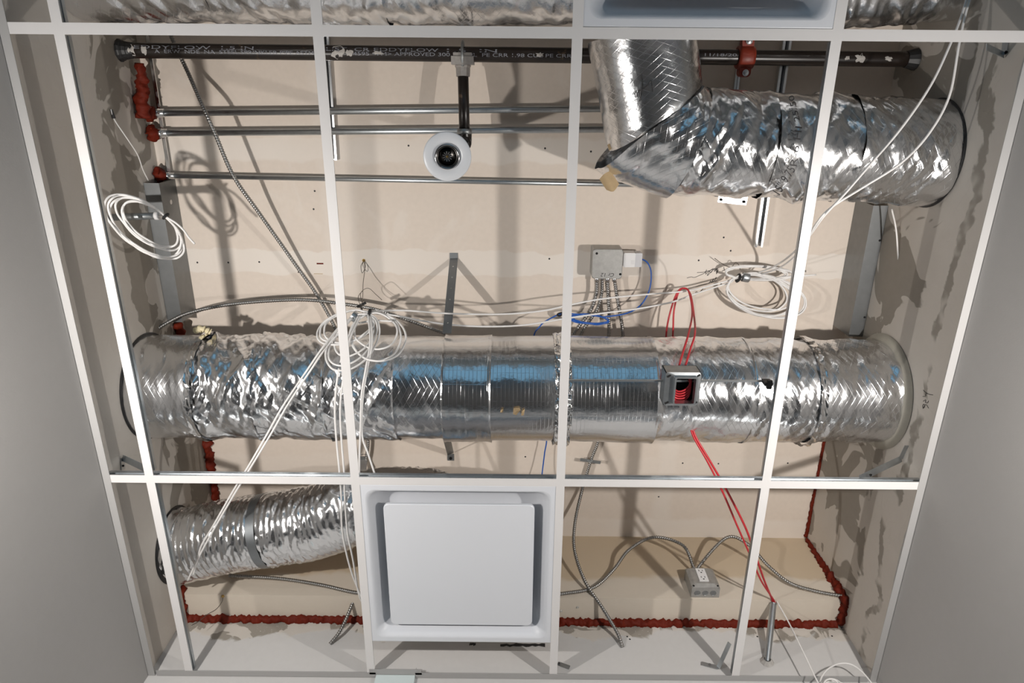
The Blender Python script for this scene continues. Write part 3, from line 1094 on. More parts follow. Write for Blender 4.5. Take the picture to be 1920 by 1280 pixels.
# grooved coupling
cc = pipe_x(1402)
cpl = obj('coupling', lathe(cc, pd, [(PRAD, -0.024), (PRAD + 0.010, -0.024), (PRAD + 0.013, -0.016), (PRAD + 0.0135, 0.0), (PRAD + 0.013, 0.016), (PRAD + 0.010, 0.024), (PRAD, 0.024)], 32), 'coupling red', pipe, True)
for sy in (-1, 1):
    e = cc + np.array([0, sy * (PRAD + 0.018), -0.004])
    lug = obj('bolt_lug', loft([[tuple(p) for p in rrect(e[0], e[1], 0.036, 0.032, 0.012, e[2] + dz)] for dz in (-0.014, 0.014)], True, True), 'coupling red', cpl)
    obj('bolt', lathe(e + np.array([0, sy * 0.004, -0.014]), (0, 0, -1), [(0.010, 0.0), (0.010, 0.007), (0.007, 0.007), (0.0065, 0.013), (0.0, 0.014)], 12), 'bright steel', cpl)

hd = np.array([0.903, -0.935, 0.012])         # sprinkler head at grid level
el = np.array([at(871, 247, 0.475)[0], hd[1], 0.475])
sx_ = np.array([at(868, 108, PZ)[0], pa[1] + pd[1] / pd[0] * (at(868, 108, PZ)[0] - pa[0]), PZ])
hd[0] = el[0] - 0.012
drop = empty('sprinkler_drop', el, 'short black branch pipe with elbow carrying the sprinkler head', 'pipe')
obj('saddle_tee', join(box(sx_[0] - 0.034, sx_[0] + 0.034, sx_[1] + 0.006, sx_[1] + 0.030, PZ - 0.032, PZ + 0.032),
                       box(sx_[0] - 0.028, sx_[0] + 0.028, sx_[1] - 0.004, sx_[1] + 0.010, PZ - 0.028, PZ + 0.028)), 'cast fitting', drop)
obj('saddle_outlet', lathe(sx_ + np.array([0, 0.028, -0.002]), (0, 1, -0.1), [(0.025, 0.0), (0.026, 0.006), (0.023, 0.012), (0.022, 0.036), (0.017, 0.037)], 8), 'cast fitting', drop)
obj('u_bolt', sweep(spline([sx_ + np.array([0, 0.034, -0.024]), sx_ + np.array([0, 0.005, -0.034]), sx_ + np.array([0, -0.022, -0.026]), sx_ + np.array([0, -0.036, 0.0]), sx_ + np.array([0, -0.02, 0.028])], 0.004), 0.0048, 8), 'dull steel', drop, True)
obj('branch_pipe', cyl(sx_ + np.array([0, 0.055, -0.006]), el + np.array([0, -0.012, 0.0]), 0.0168, 20), 'black pipe', drop, True)
obj('branch_collar', cyl(el + np.array([0, -0.042, 0.001]), el + np.array([0, -0.026, 0.0]), 0.0235, 20), 'dull steel', drop, True)
obj('elbow_fitting', sweep(spline([el + np.array([0, -0.034, 0.0]), el + np.array([0, -0.012, 0.0]), el + np.array([0, 0.0, -0.012]), el + np.array([0, 0.0, -0.036])], 0.004), 0.0225, 16), 'black pipe', drop, True)
obj('drop_nipple', cyl(el + np.array([0, 0, -0.03]), hd + np.array([0, 0, 0.05]), 0.013, 16), 'black pipe', drop, True)
head = empty('fire_sprinkler', hd, 'white round escutcheon with chrome cup and sprinkler in its centre', 'sprinkler')
obj('escutcheon', lathe(hd, (0, 0, 1), [(0.031, 0.003), (0.034, 0.0), (0.058, -0.002), (0.0605, 0.0), (0.060, 0.003), (0.036, 0.005), (0.031, 0.008)], 56), 'escutcheon white', head, True)
obj('cup_ring', lathe(hd, (0, 0, 1), [(0.0325, 0.004), (0.032, -0.003), (0.029, -0.006), (0.0265, -0.003), (0.0245, 0.006), (0.0235, 0.03), (0.0, 0.032)], 48), 'chrome', head, True)
obj('cup_lining', lathe(hd, (0, 0, 1), [(0.0262, -0.0032), (0.0240, -0.0040), (0.0225, 0.004), (0.0215, 0.026), (0.0, 0.027)], 40), 'dark chrome', head, True)
fr = obj('deflector', lathe(hd + np.array([0, 0, 0.002]), (0, 0, 1), [(0.0, 0.0), (0.006, 0.0), (0.006, 0.002), (0.0, 0.002)], 20), 'chrome', head)
for i in range(11):
    a = 2 * math.pi * i / 11
    obj('deflector_tooth', bar(hd + np.array([math.cos(a) * 0.0055, math.sin(a) * 0.0055, 0.003]), hd + np.array([math.cos(a) * 0.0125, math.sin(a) * 0.0125, 0.002]), 0.0024, 0.001), 'bright steel', fr)
obj('frame_screw', lathe(hd + np.array([0, 0, 0.001]), (0, 0, -1), [(0.0028, 0.0), (0.0026, 0.003), (0.0013, 0.0032), (0.0012, 0.001), (0.0, 0.001)], 14), 'brass', head)

# ------------------------------------------------------------------ conduits and steel framing
EMT = [((285, 212), (1130, 204), 0.0106, 0.600, 'upper'), ((292, 249.5), (1130, 242.5), 0.0106, 0.600, 'middle'), ((305, 329), (1130, 345), 0.0084, 0.602, 'lower')]
for (x0, y0), (x1, y1), r_, z_, nm in EMT:
    a, b = at(x0, y0, z_), at(x1, y1, z_)
    d_ = unit(b - a)
    a = a + d_ * ((XL + 0.002 - a[0]) / d_[0])
    b = b + d_ * ((1.95 - b[0]) / d_[0])
    t_ = empty('steel_conduit', (a + b) / 2, {'upper': 'silver steel conduit just below the sprinkler pipe, uppermost of three', 'middle': 'silver steel conduit between the two other long conduits',
                                              'lower': 'thin silver steel conduit passing behind the sprinkler escutcheon'}[nm], 'conduit', 'long horizontal steel conduits')
    obj('tube', cyl(a, b, r_, 20), 'galvanised', t_, True)
    a2 = a + d_ * 0.052
    obj('connector', lathe(a2, d_, [(r_ + 0.001, -0.016), (r_ + 0.004, -0.015), (r_ + 0.004, -0.004), (r_ + 0.0025, -0.004), (r_ + 0.0025, 0.012), (r_, 0.012)], 18), 'bright steel', t_, True)
    obj('set_screw', cyl(a2 + np.array([0, 0, -r_]), a2 + np.array([0, 0, -r_ - 0.006]), 0.003, 8), 'bright steel', t_)

# metal deflection tracks in the deck corners
t_ = empty('metal_track', (XL + 0.03, -0.54, 0.57), 'grey steel stud track in the upper left deck corner', 'metal track', 'steel tracks along the deck corners')
e_ = XL + 0.052
y_a, y_b = at(300, 343, 0.52)[1], at(335, 603, 0.52)[1]
obj('track_web', box(XL + 0.001, e_, y_a, y_b, 0.516, 0.5185), 'track steel', t_)
obj('track_flange', box(e_ - 0.002, e_, y_a, y_b, 0.5185, DECK - 0.001), 'track steel', t_)
obj('knockout', lathe((e_ + 0.0004, at(322, 379, 0.57)[1], 0.575), (1, 0, 0), [(0.0, 0.0006), (0.006, 0.0006), (0.008, 0.0)], 14), 'bright steel', t_)
t2 = empty('metal_track', (XL + 0.03, -1.0, 0.6), 'thin steel track edge behind the ends of the three conduits', 'metal track', 'steel tracks along the deck corners')
obj('track_flange', box(e_ - 0.014, e_ - 0.012, -1.9, y_a - 0.003, 0.612, DECK - 0.001), 'track steel', t2)
obj('track_lip', box(e_ - 0.012, e_ - 0.002, -1.9, y_a - 0.003, DECK - 0.020, DECK - 0.016), 'bright steel', t2)
t3 = empty('metal_track', (XR - 0.03, -0.5, 0.57), 'grey steel stud track in the right deck corner between two ducts', 'metal track', 'steel tracks along the deck corners')
y_a, y_b = at(1640, 384, 0.52)[1], at(1595, 628, 0.52)[1]
obj('track_web', box(XR - 0.050, XR - 0.001, y_a, y_b, 0.505, 0.5075), 'track steel', t3)
obj('track_flange', box(XR - 0.050, XR - 0.048, y_a, y_b, 0.5075, DECK - 0.001), 'track steel', t3)
for yy in (-0.63, -0.36):
    obj('track_screw', lathe((XR - 0.007, yy, 0.505), (0, 0, -1), [(0.004, 0.0), (0.003, 0.003), (0.0, 0.003)], 8), 'black hole', t3)


def strut(label, a, b, w=0.026, h=0.024, holes=True):
    """slotted channel against the deck"""
    a, b = np.array([a[0], a[1], DECK]), np.array([b[0], b[1], DECK])
    r = empty('strut_channel', (a + b) / 2, label, 'strut channel', 'slotted strut on the deck')
    z = np.array([0, 0, 1.0])
    d_ = unit(b - a)
    s_ = np.cross(d_, z)
    bodyc = join(bar(a - z * 0.0015, b - z * 0.0015, w, 0.002), bar(a + s_ * w / 2 - z * h / 2, b + s_ * w / 2 - z * h / 2, 0.002, h - 0.001),
                 bar(a - s_ * w / 2 - z * h / 2, b - s_ * w / 2 - z * h / 2, 0.002, h - 0.001), bar(a + s_ * w * 0.36 - z * h, b + s_ * w * 0.36 - z * h, 0.007, 0.002),
                 bar(a - s_ * w * 0.36 - z * h, b - s_ * w * 0.36 - z * h, 0.007, 0.002))
    bd = obj('channel', bodyc, 'bright steel', r)
    if holes:
        n = int(np.linalg.norm(b - a) / 0.048)
        for i in range(n):
            p = a + d_ * (0.02 + 0.048 * i) - z * 0.0030
            obj('slot', bar(p - d_ * 0.010, p + d_ * 0.010, 0.010, 0.0012), 'fabric grey strap', bd)
    return r


strut('short slotted strut hanging out below the elbowed duct', at(1474, 60, DECK), at(1422, 463, DECK - 0.02))
strut('thin steel strut behind the red coupling', at(1392, 60, DECK), at(1368, 240, DECK), 0.012, 0.014, False)
strut('bright steel strut crossing behind the three conduits', at(612, 60, DECK), at(627, 300, DECK - 0.01), 0.020, 0.018, False)
pl_ = at(1372, 374, 0.50)
obj_ = empty('strut_bracket', pl_, 'white glaring steel plate with two bolts under the elbowed duct', 'bracket')
obj('plate', bar(at(1347, 371, 0.50), at(1400, 377, 0.50), 0.026, 0.003), 'bright steel', obj_)
obj('plate_arm', bar(at(1347, 368, 0.50), at(1347, 368, DECK - 0.001), 0.022, 0.003, (0, 1, 0)), 'bright steel', obj_)
for q in ((1352, 374), (1395, 378)):
    obj('bolt', lathe(at(*q, 0.498), (0, 0, -1), [(0.005, 0.0), (0.005, 0.004), (0.0, 0.004)], 8), 'black hole', obj_)

# hanger strap that carries the main duct
hx = float(at(851, 482, DECK)[0])
st = empty('duct_hanger_strap', (hx, -0.25, 0.5), 'perforated steel strap running from the deck around the main duct', 'strap')
y_t, y_l = at(851, 484, DECK)[1], at(835, 850, DECK)[1]
cyl_y = maxis(hx)[1]
A = np.array([hx, y_t, DECK - 0.002])
B = np.array([hx - 0.004, cyl_y - MR - 0.014, MZ + 0.02])
C_ = np.array([hx - 0.02, cyl_y + MR + 0.014, MZ + 0.03])
D_ = np.array([hx - 0.03, y_l, DECK - 0.002])
up1 = obj('strap_length', bar(A, B, 0.029, 0.0016, (0, -1, 1)), 'fabric grey strap', st)
obj('strap_length', bar(C_, D_, 0.027, 0.0016, (0, 1, 1)), 'fabric grey strap', st)
obj('strap_tab', bar(A, A + np.array([0, -0.02, 0.0]), 0.029, 0.0016), 'fabric grey strap', st)
obj('strap_tab', bar(D_, D_ + np.array([0, 0.03, 0.0]), 0.027, 0.0016), 'fabric grey strap', st)
nrm_ = unit(np.cross(B - A, (1, 0, 0)))
nrm_ = nrm_ if nrm_[2] < 0 else -nrm_
for i in range(6):
    p = A + (B - A) * (0.12 + 0.15 * i)
    obj('strap_hole', lathe(p + nrm_ * 0.0004, nrm_, [(0.0025, 0.0), (0.0025, 0.0008), (0.0, 0.0008)], 10), 'bright steel', up1)
obj('strap_screw', lathe(D_ + np.array([0, 0.02, -0.001]), (0, 0, -1), [(0.006, 0.0), (0.005, 0.004), (0.0, 0.0045)], 10), 'black hole', st)

# ------------------------------------------------------------------ firestop sealant
def bead(name, pts, r, label, seed, flat=1.0, step=0.006):
    P = spline(pts, step)
    n = 12
    q = np.repeat(np.arange(len(P)) * 0.35, n).reshape(-1, n)
    th = np.arange(n)[None] * 2 * math.pi / n
    Q = np.stack([q.ravel(), (np.cos(th) * 0.9 + 0 * q).ravel(), (np.sin(th) * 0.9 + 0 * q).ravel()], 1)
    k = 1 + 0.75 * perlin(Q + seed) + 0.40 * perlin(Q * 2.7 + seed + 9)
    rad = (r if np.ndim(r) == 0 else np.interp(np.linspace(0, 1, len(P)), np.linspace(0, 1, len(r)), r)[:, None]) * k.reshape(len(P), n)
    return single(name, sweep(P, rad, n, flat=flat), 'firestop', label, 'sealant', 'red firestop sealant beads', True)


zf = SOF_Z - 0.004
bead('firestop_sealant', [(1.10, YF - 0.004, zf), (1.5, YF - 0.003, zf - 0.002), (1.9, YF - 0.003, zf), (XR - 0.02, YF - 0.004, zf + 0.002)], 0.0165, 'red sealant bead along the end wall right of the diffuser', 1.0)
bead('firestop_sealant', [(XL + 0.02, YF - 0.004, zf), (0.2, YF - 0.004, zf), (0.5, YF - 0.004, zf + 0.002), (0.66, YF - 0.004, zf)], 0.0165, 'red sealant bead along the end wall left of the diffuser', 5.0)
bead('firestop_sealant', [(XR - 0.004, YF - 0.012, zf), (XR - 0.004, SOF_Y + 0.01, SOF_Z - 0.002), (XR - 0.004, SOF_Y - 0.006, SOF_Z + 0.01), (XR - 0.003, SOF_Y - 0.002, 0.45), (XR - 0.003, SOF_Y - 0.004, DECK - 0.01)],
     [0.017, 0.018, 0.019, 0.013, 0.008], 'red sealant bead zigzagging up the right wall around the soffit', 9.0)
bead('firestop_sealant', [(XR - 0.003, 0.64, DECK - 0.004), (XR - 0.003, 0.4, DECK - 0.004), (XR - 0.003, 0.1, DECK - 0.004), (XR - 0.003, -0.05, DECK - 0.004)], [0.008, 0.006, 0.005, 0.004], 'thin red sealant line in the right deck corner', 13.0)
bead('firestop_sealant', [(XL + 0.004, YF - 0.012, zf), (XL + 0.004, SOF_Y + 0.01, SOF_Z - 0.002), (XL + 0.004, SOF_Y - 0.006, SOF_Z + 0.03)], [0.017, 0.017, 0.014], 'short red sealant bead turning up the left wall at the soffit', 17.0)
bead('firestop_sealant', [(XL + 0.012, -0.02, DECK - 0.008), (XL + 0.012, 0.2, DECK - 0.006), (XL + 0.012, 0.4, DECK - 0.006), (XL + 0.014, 0.64, DECK - 0.006)], [0.014, 0.017, 0.014, 0.017], 'red sealant bead in the left deck corner below the main duct', 21.0)
bead('firestop_sealant', [at(262, 118, 0.55), at(266, 160, 0.55), at(266, 195, 0.545), at(268, 222, 0.54)], [0.014, 0.020, 0.024, 0.020], 'long red sealant smear between the pipe and upper conduit', 25.0, 0.8)
for (x, y), lb in (((272, 213), 'red sealant lump around the end of the upper conduit'), ((274, 249), 'red sealant lump around the end of the middle conduit'), ((281, 327), 'red sealant lump around the end of the lower conduit')):
    q = at(x, y, 0.60)
    bead('firestop_sealant', [(XL + 0.010, q[1] - 0.022, 0.598), (XL + 0.022, q[1], 0.592), (XL + 0.012, q[1] + 0.022, 0.598)], [0.010, 0.021, 0.012], lb, x * 0.37, 0.9, 0.005)
q = at(346, 607, 0.5)
bead('firestop_sealant', [(XL + 0.012, -0.30, 0.55), (XL + 0.016, -0.26, 0.56), (XL + 0.016, -0.22, 0.57)], 0.014, 'red sealant lump under the track end above the main duct', 31.0)

# ------------------------------------------------------------------ electrical boxes
def knockout(c, axis, r, parent):
    c = np.asarray(c, float)
    return obj('knockout', lathe(c, axis, [(r, 0.0), (r, 0.0006), (r - 0.0012, 0.0008), (r - 0.0018, 0.0002), (0.0, 0.0002)], 18), 'dull steel', parent)


jc = at(1139, 495, 0.555)
jb = empty('junction_box', (jc[0], jc[1], 0.59), 'square steel junction box marked in pen, on the deck', 'junction box')
hw = 0.0515
obj('box_body', loft([rrect(jc[0], jc[1], 2 * hw, 2 * hw, 0.006, 0.558), rrect(jc[0], jc[1], 2 * hw, 2 * hw, 0.006, DECK - 0.0005)], False, True), 'outlet steel', jb)
cv = obj('cover_plate', loft([rrect(jc[0], jc[1], 2 * hw + 0.002, 2 * hw + 0.002, 0.012, 0.558), rrect(jc[0], jc[1], 2 * hw + 0.002, 2 * hw + 0.002, 0.012, 0.555),
                              rrect(jc[0], jc[1], 2 * hw - 0.002, 2 * hw - 0.002, 0.011, 0.5535)][::-1], True, True), 'outlet steel', jb)
for x, y in ((1119, 475), (1163, 514)):
    obj('cover_hole', lathe((*at(x, y, 0.553)[:2], 0.5534), (0, 0, -1), [(0.0044, 0.0), (0.0044, 0.0005), (0.0, 0.0005)], 12), 'black hole', cv)
ta_, tb_ = at(1152, 512, 0.553), at(1127, 519, 0.553)
lettering('pen_marking', 'Cr 12', lambda t, h: np.array([ta_[0] + (tb_[0] - ta_[0]) * t, ta_[1] + (tb_[1] - ta_[1]) * h, 0.5531]), 'ink', cv, shear=0.2)
ad = at(1186, 487, 0.57)
ap = empty('plug_adapter', (ad[0], ad[1], 0.58), 'white plastic adapter plugged into the junction box side', 'adapter')
axx = [jc[0] + hw + 0.001, at(1191, 487, 0.565)[0], at(1204, 487, 0.565)[0]]
obj('adapter_body', loft([rrect((axx[0] + 0.004 + axx[1]) / 2, ad[1], axx[1] - axx[0] - 0.004, 0.050, 0.003, z) for z in (0.565, 0.605)], True, True), 'white plastic', ap)
obj('adapter_cap', loft([rrect((axx[1] + axx[2]) / 2, ad[1], axx[2] - axx[1], 0.049, 0.003, z) for z in (0.566, 0.604)], True, True), 'grey plastic', ap)
obj('adapter_nose', box(axx[0], axx[0] + 0.005, ad[1] - 0.016, ad[1] + 0.016, 0.570, 0.600), 'white plastic', ap)
for k_ in range(3):
    obj('label_line', box(axx[1] - 0.014, axx[1] - 0.002, ad[1] + 0.002 + k_ * 0.005, ad[1] + 0.0032 + k_ * 0.005, 0.5644, 0.565), 'grey plastic', ap)

# outlet box on the soffit face
ob = empty('outlet_box', (1.79, SOF_Y, 0.32), 'steel outlet box with white receptacle mounted on the soffit', 'outlet')
OX0, OX1, OZ0, OZ1, OY = 1.737, 1.840, 0.270, 0.376, 0.602
obj('box_body', box(OX0, OX1, OY + 0.006, SOF_Y - 0.0005, OZ0, OZ1), 'outlet steel', ob)
V_, F_ = loft([[(p[0], OY + 0.006, p[1]) for p in rrect((OX0 + OX1) / 2, (OZ0 + OZ1) / 2, OX1 - OX0, OZ1 - OZ0, 0.012, 0)],
               [(p[0], OY + 0.003, p[1]) for p in rrect((OX0 + OX1) / 2, (OZ0 + OZ1) / 2, OX1 - OX0, OZ1 - OZ0, 0.012, 0)],
               [(p[0], OY - 0.004, p[1]) for p in rrect((OX0 + OX1) / 2, (OZ0 + OZ1) / 2 + 0.004, 0.080, 0.084, 0.012, 0)]], True, True)
ocv = obj('raised_cover', (V_, F_), 'outlet steel', ob)
rx, rz_ = (OX0 + OX1) / 2 - 0.001, (OZ0 + OZ1) / 2 + 0.006
rp = obj('receptacle', box(rx - 0.017, rx + 0.017, OY - 0.0075, OY - 0.004, rz_ - 0.034, rz_ + 0.034), 'white plastic', ob)
for sz in (-1, 1):
    for dx, dz, w, h in ((-0.0065, 0.004, 0.0011, 0.004), (0.0065, 0.004, 0.0011, 0.0036), (0.0, -0.007, 0.0026, 0.0022)):
        c = (rx + dx, rz_ + sz * 0.018 + dz)
        obj('slot', box(c[0] - w, c[0] + w, OY - 0.0080, OY - 0.0074, c[1] - h, c[1] + h), 'black hole', rp)
for k_ in range(3):
    knockout((OX0 + 0.022 + 0.029 * k_, OY + 0.028, OZ0), (0, 0, -1), 0.0115, ob)
for sx in (0.008, OX1 - OX0 - 0.008):
    obj('cover_screw', lathe((OX0 + sx, OY + 0.003, OZ0 + 0.008), (0, -1, 0), [(0.0045, 0.0), (0.004, 0.003), (0.0, 0.003)], 10), 'black hole', ob)

# open box with red wires, on a bar hanger between two tees
BX0, BX1, BY0, BY1 = 1.512, 1.612, -0.342, -0.240
rb = empty('open_wire_box', ((BX0 + BX1) / 2, (BY0 + BY1) / 2, 0.05), 'open square steel box full of red wire below the main duct', 'junction box')
Z0, Z1 = 0.040, 0.092
obj('box_body', join(box(BX0, BX0 + 0.002, BY0, BY1, Z0, Z1), box(BX1 - 0.002, BX1, BY0, BY1, Z0, Z1), box(BX0, BX1, BY0, BY0 + 0.002, Z0, Z1),
                     box(BX0, BX1, BY1 - 0.002, BY1, Z0, Z1), box(BX0, BX1, BY0, BY1, Z1 - 0.002, Z1)), 'dull steel', rb)
bc = ((BX0 + BX1) / 2 + 0.006, (BY0 + BY1) / 2)
mr = obj('mud_ring', loft([rrect(bc[0] - 0.006, bc[1], 0.102, 0.104, 0.010, 0.040), rrect(bc[0] - 0.006, bc[1], 0.102, 0.104, 0.010, 0.037), rrect(bc[0], bc[1], 0.068, 0.088, 0.006, 0.035),
                           rrect(bc[0], bc[1], 0.066, 0.086, 0.005, 0.022), rrect(bc[0], bc[1], 0.056, 0.078, 0.004, 0.022), rrect(bc[0], bc[1], 0.056, 0.078, 0.004, 0.046)]), 'galvanised', rb)
obj('box_shade', loft([rrect(bc[0], bc[1], 0.066, 0.088, 0.004, 0.0395), rrect(bc[0], bc[1], 0.094, 0.098, 0.004, 0.041), rrect(bc[0] - 0.005, bc[1], 0.095, 0.097, 0.004, 0.0885)], False, True), 'black hole', rb)  # black sheet standing in for the shade inside the box
for x, y in ((BX0 + 0.009, BY0 + 0.010), (BX1 - 0.008, BY0 + 0.008), (BX0 + 0.009, BY1 - 0.008), (BX1 - 0.008, BY1 - 0.009)):
    obj('ring_screw', bar((x - 0.005, y + 0.003, 0.0355), (x + 0.005, y - 0.003, 0.0355), 0.005, 0.002), 'black hole', mr)
ya = at(1085, 713, 0.07)[1]
bh = empty('bar_hanger', (1.525, ya, 0.07), 'thin steel bar hanger clipped between two tees behind the wire box', 'hanger bar')
obj('bar', bar((1.22, ya, 0.069), (1.828, ya - 0.004, 0.069), 0.006, 0.004), 'galvanised', bh)
ke = np.array([1.82, ya - 0.004, 0.052])
obj('tee_clamp', join(box(ke[0] - 0.020, ke[0] + 0.004, ke[1] - 0.005, ke[1] + 0.005, 0.045, 0.074), box(ke[0] - 0.012, ke[0] + 0.001, ke[1] - 0.012, ke[1] + 0.014, 0.042, 0.052)), 'black plastic', bh)
obj('tee_clamp', box(1.2215, 1.236, ya - 0.006, ya + 0.006, 0.045, 0.074), 'black plastic', bh)
for k_ in range(5):
    o_ = 0.0075 * (k_ - 1)
    pts = [(bc[0] - 0.03, bc[1] + 0.012 + o_, 0.062 - o_ * 0.5), (bc[0] - 0.012, bc[1] + 0.022 + o_, 0.053), (bc[0] + 0.012, bc[1] + 0.014 + o_ * 1.2, 0.054), (bc[0] + 0.024, bc[1] - 0.010 + o_, 0.060), (bc[0] + 0.018, bc[1] - 0.034, 0.072)]
    obj('red_wire', wire(pts, 0.0028, 0.004, 7), 'red cable', rb, True)

# cable bundle conduit stub at the left wall and at the end wall
sy_ = at(270, 404, 0.30)[1]
s1 = empty('conduit_stub', (XL + 0.07, sy_, 0.30), 'short grey conduit stub poking from the left wall through the coil', 'conduit')
obj('tube', cyl((XL + 0.001, sy_ + 0.006, 0.298), (at(296, 404, 0.30)[0], sy_, 0.30), 0.0105, 18), 'dull steel', s1, True)
obj('bushing', cyl((at(291, 404, 0.30)[0], sy_, 0.30), (at(300, 404, 0.30)[0], sy_, 0.30), 0.0125, 18), 'white plastic', s1, True)
ca, cb_ = aty(1438, 1240, YF - 0.001), aty(1450, 1131, 0.660)
s2 = empty('conduit_stub', (ca + cb_) / 2, 'galvanised conduit stub with red cables rising from the end wall', 'conduit')
V_, F_ = sweep(spline([ca, (ca + cb_) / 2, cb_], 0.01), 0.0115, 18, cap=False)
obj('tube', (V_, F_), 'galvanised', s2, True)
cdir = unit(cb_ - ca)
obj('tube_mouth', lathe(cb_ - cdir * 0.004, cdir, [(0.0117, 0.0), (0.0122, 0.004), (0.0100, 0.005), (0.0100, -0.02), (0.0, -0.02)], 18), 'dull steel', s2)
obj('wall_plaster', lathe(ca, (0, -1, 0), [(0.024, 0.0), (0.018, 0.006), (0.012, 0.012)], 9), 'plaster splatter', s2)


# ------------------------------------------------------------------ cables
def cable(name, VF, mat, label, cat='cable', group=None):
    return single(name, VF, mat, label, cat, group, True)


AG = 'flexible metal armoured cables'


def soff(x, y, off=0.008):
    return aty(x, y, SOF_Y - off)


jx = lambda x, y, z: at(x, y, z)
cable('armoured_cable', armour(px((312, 45, 0.585), (326, 80, 0.585), (352, 135, 0.565), (386, 212, 0.490), (403, 250, 0.488), (438, 330, 0.492), (485, 398, 0.54), (550, 490, 0.585), (600, 562, 0.60), (640, 640, 0.60), (675, 740, 0.60),
                                  (690, 820, 0.60), (684, 880, 0.60), (680, 930, 0.58), (684, 1000, 0.50), (676, 1085, 0.36), (658, 1138, 0.25)) .tolist() + [aty(638, 1182, YF - 0.03).tolist(), aty(619, 1207, YF - 0.003).tolist()]),
      'armour', 'armoured cable running diagonally from the sprinkler pipe past the main duct', group=AG)
cable('armoured_cable', armour(px((280, 628, 0.44), (310, 607, 0.47), (352, 587, 0.50), (420, 572, 0.52), (500, 564, 0.53), (575, 562, 0.53), (640, 569, 0.53), (705, 580, 0.54), (765, 600, 0.55), (835, 625, 0.56))),
      'armour', 'armoured cable arching over the left half of the main duct', group=AG)
for pts, lb in ((((1119, 523, .585), (1118, 550, .585), (1108, 580, .585), (1088, 608, .585), (1068, 640, .585), (1050, 690, .585)), 'leftmost armoured cable leaving the junction box'),
                (((1129, 523, .600), (1128, 550, .600), (1120, 578, .600), (1106, 600, .600), (1090, 625, .600), (1075, 680, .600)), 'second armoured cable from the left under the junction box'),
                (((1152, 523, .585), (1156, 550, .585), (1162, 585, .585), (1167, 615, .585), (1170, 660, .585)), 'rightmost armoured cable leaving the junction box')):
    cable('armoured_cable', armour(px(*pts)), 'armour', lb, group=AG)
cable('armoured_cable', armour(np.vstack([px((1139, 523, .585), (1140, 550, .585), (1142, 600, .590), (1138, 700, .605), (1124, 815, .610), (1109, 860, .610), (1091, 920, .60), (1078, 980, .54), (1077, 1030, .44), (1096, 1088, .32), (1130, 1140, .235)),
                                          [aty(1157, 1185, YF - 0.03), aty(1167, 1213, YF - 0.003)]])), 'armour', 'armoured cable from the junction box down behind the duct to the end wall', group=AG)
cable('armoured_cable', armour(np.vstack([[soff(430, 1079, .02), soff(520, 1084, .02), soff(600, 1096), soff(670, 1111), soff(760, 1118), soff(900, 1121), soff(1000, 1117), soff(1058, 1112), soff(1112, 1101), soff(1150, 1068, .02)],
                                          px((1180, 1030, .46), (1226, 1007, .50), (1280, 1022, .45)), [(1.775, 0.618, OZ1 + 0.03), (1.780, 0.622, OZ1 + 0.004)]])), 'armour', 'armoured cable looping along the soffit into the outlet box', group=AG)
cable('armoured_cable', armour(np.vstack([[(1.797, 0.622, OZ1 + 0.004), (1.799, 0.618, OZ1 + 0.03)], px((1362, 1008, .48), (1402, 1020, .44)), [soff(1440, 1060, .04), soff(1480, 1092, .02), soff(1530, 1108, .012), (XR - 0.012, SOF_Y - 0.012, SOF_Z + 0.008)]])),
      'armour', 'armoured cable from the outlet box along the soffit to the right wall', group=AG)
for i, (x, z) in enumerate(((1119, .585), (1129, .600), (1139, .585), (1152, .585))):
    p = at(x, 521, z)
    obj('cable_connector', cyl((p[0], jc[1] + hw, p[2]), (p[0], jc[1] + hw + 0.018, p[2]), 0.0085, 14), 'bright steel', jb, True)

k1 = at(1106, 863, 0.60)
t_ = empty('cable_clip', k1, 'ribbed steel clip holding the armoured cable to the deck', 'clip')
obj('clip_bar', bar(at(1088, 861, 0.598), at(1126, 867, 0.598), 0.012, 0.004), 'dull steel', t_)
obj('clip_leg', bar(at(1090, 861, 0.598), at(1092, 862, DECK - 0.001), 0.012, 0.003, (0, 1, 0)), 'dull steel', t_)
obj('clip_saddle', sweep(spline([k1 + np.array([-0.011, 0, 0.02]), k1 + np.array([-0.008, 0, -0.004]), k1 + np.array([0.008, 0, -0.004]), k1 + np.array([0.011, 0, 0.02])], 0.003), 0.003, 8), 'galvanised', t_)
k2 = at(682, 868, 0.56)
t_ = empty('deck_bracket', k2, 'small bent steel bracket on the deck beside the second tee', 'bracket')
obj('bracket_plate', bar(at(672, 860, 0.60), at(689, 860, 0.60), 0.022, 0.003), 'dull steel', t_)
obj('bracket_face', bar(at(681, 862, 0.599), at(679, 887, 0.55), 0.03, 0.003, (0, 1, 1)), 'bright steel', t_)
obj('bracket_foot', bar(at(673, 852, 0.60), at(673, 852, DECK - 0.001), 0.02, 0.003, (0, 1, 0)), 'dull steel', t_)


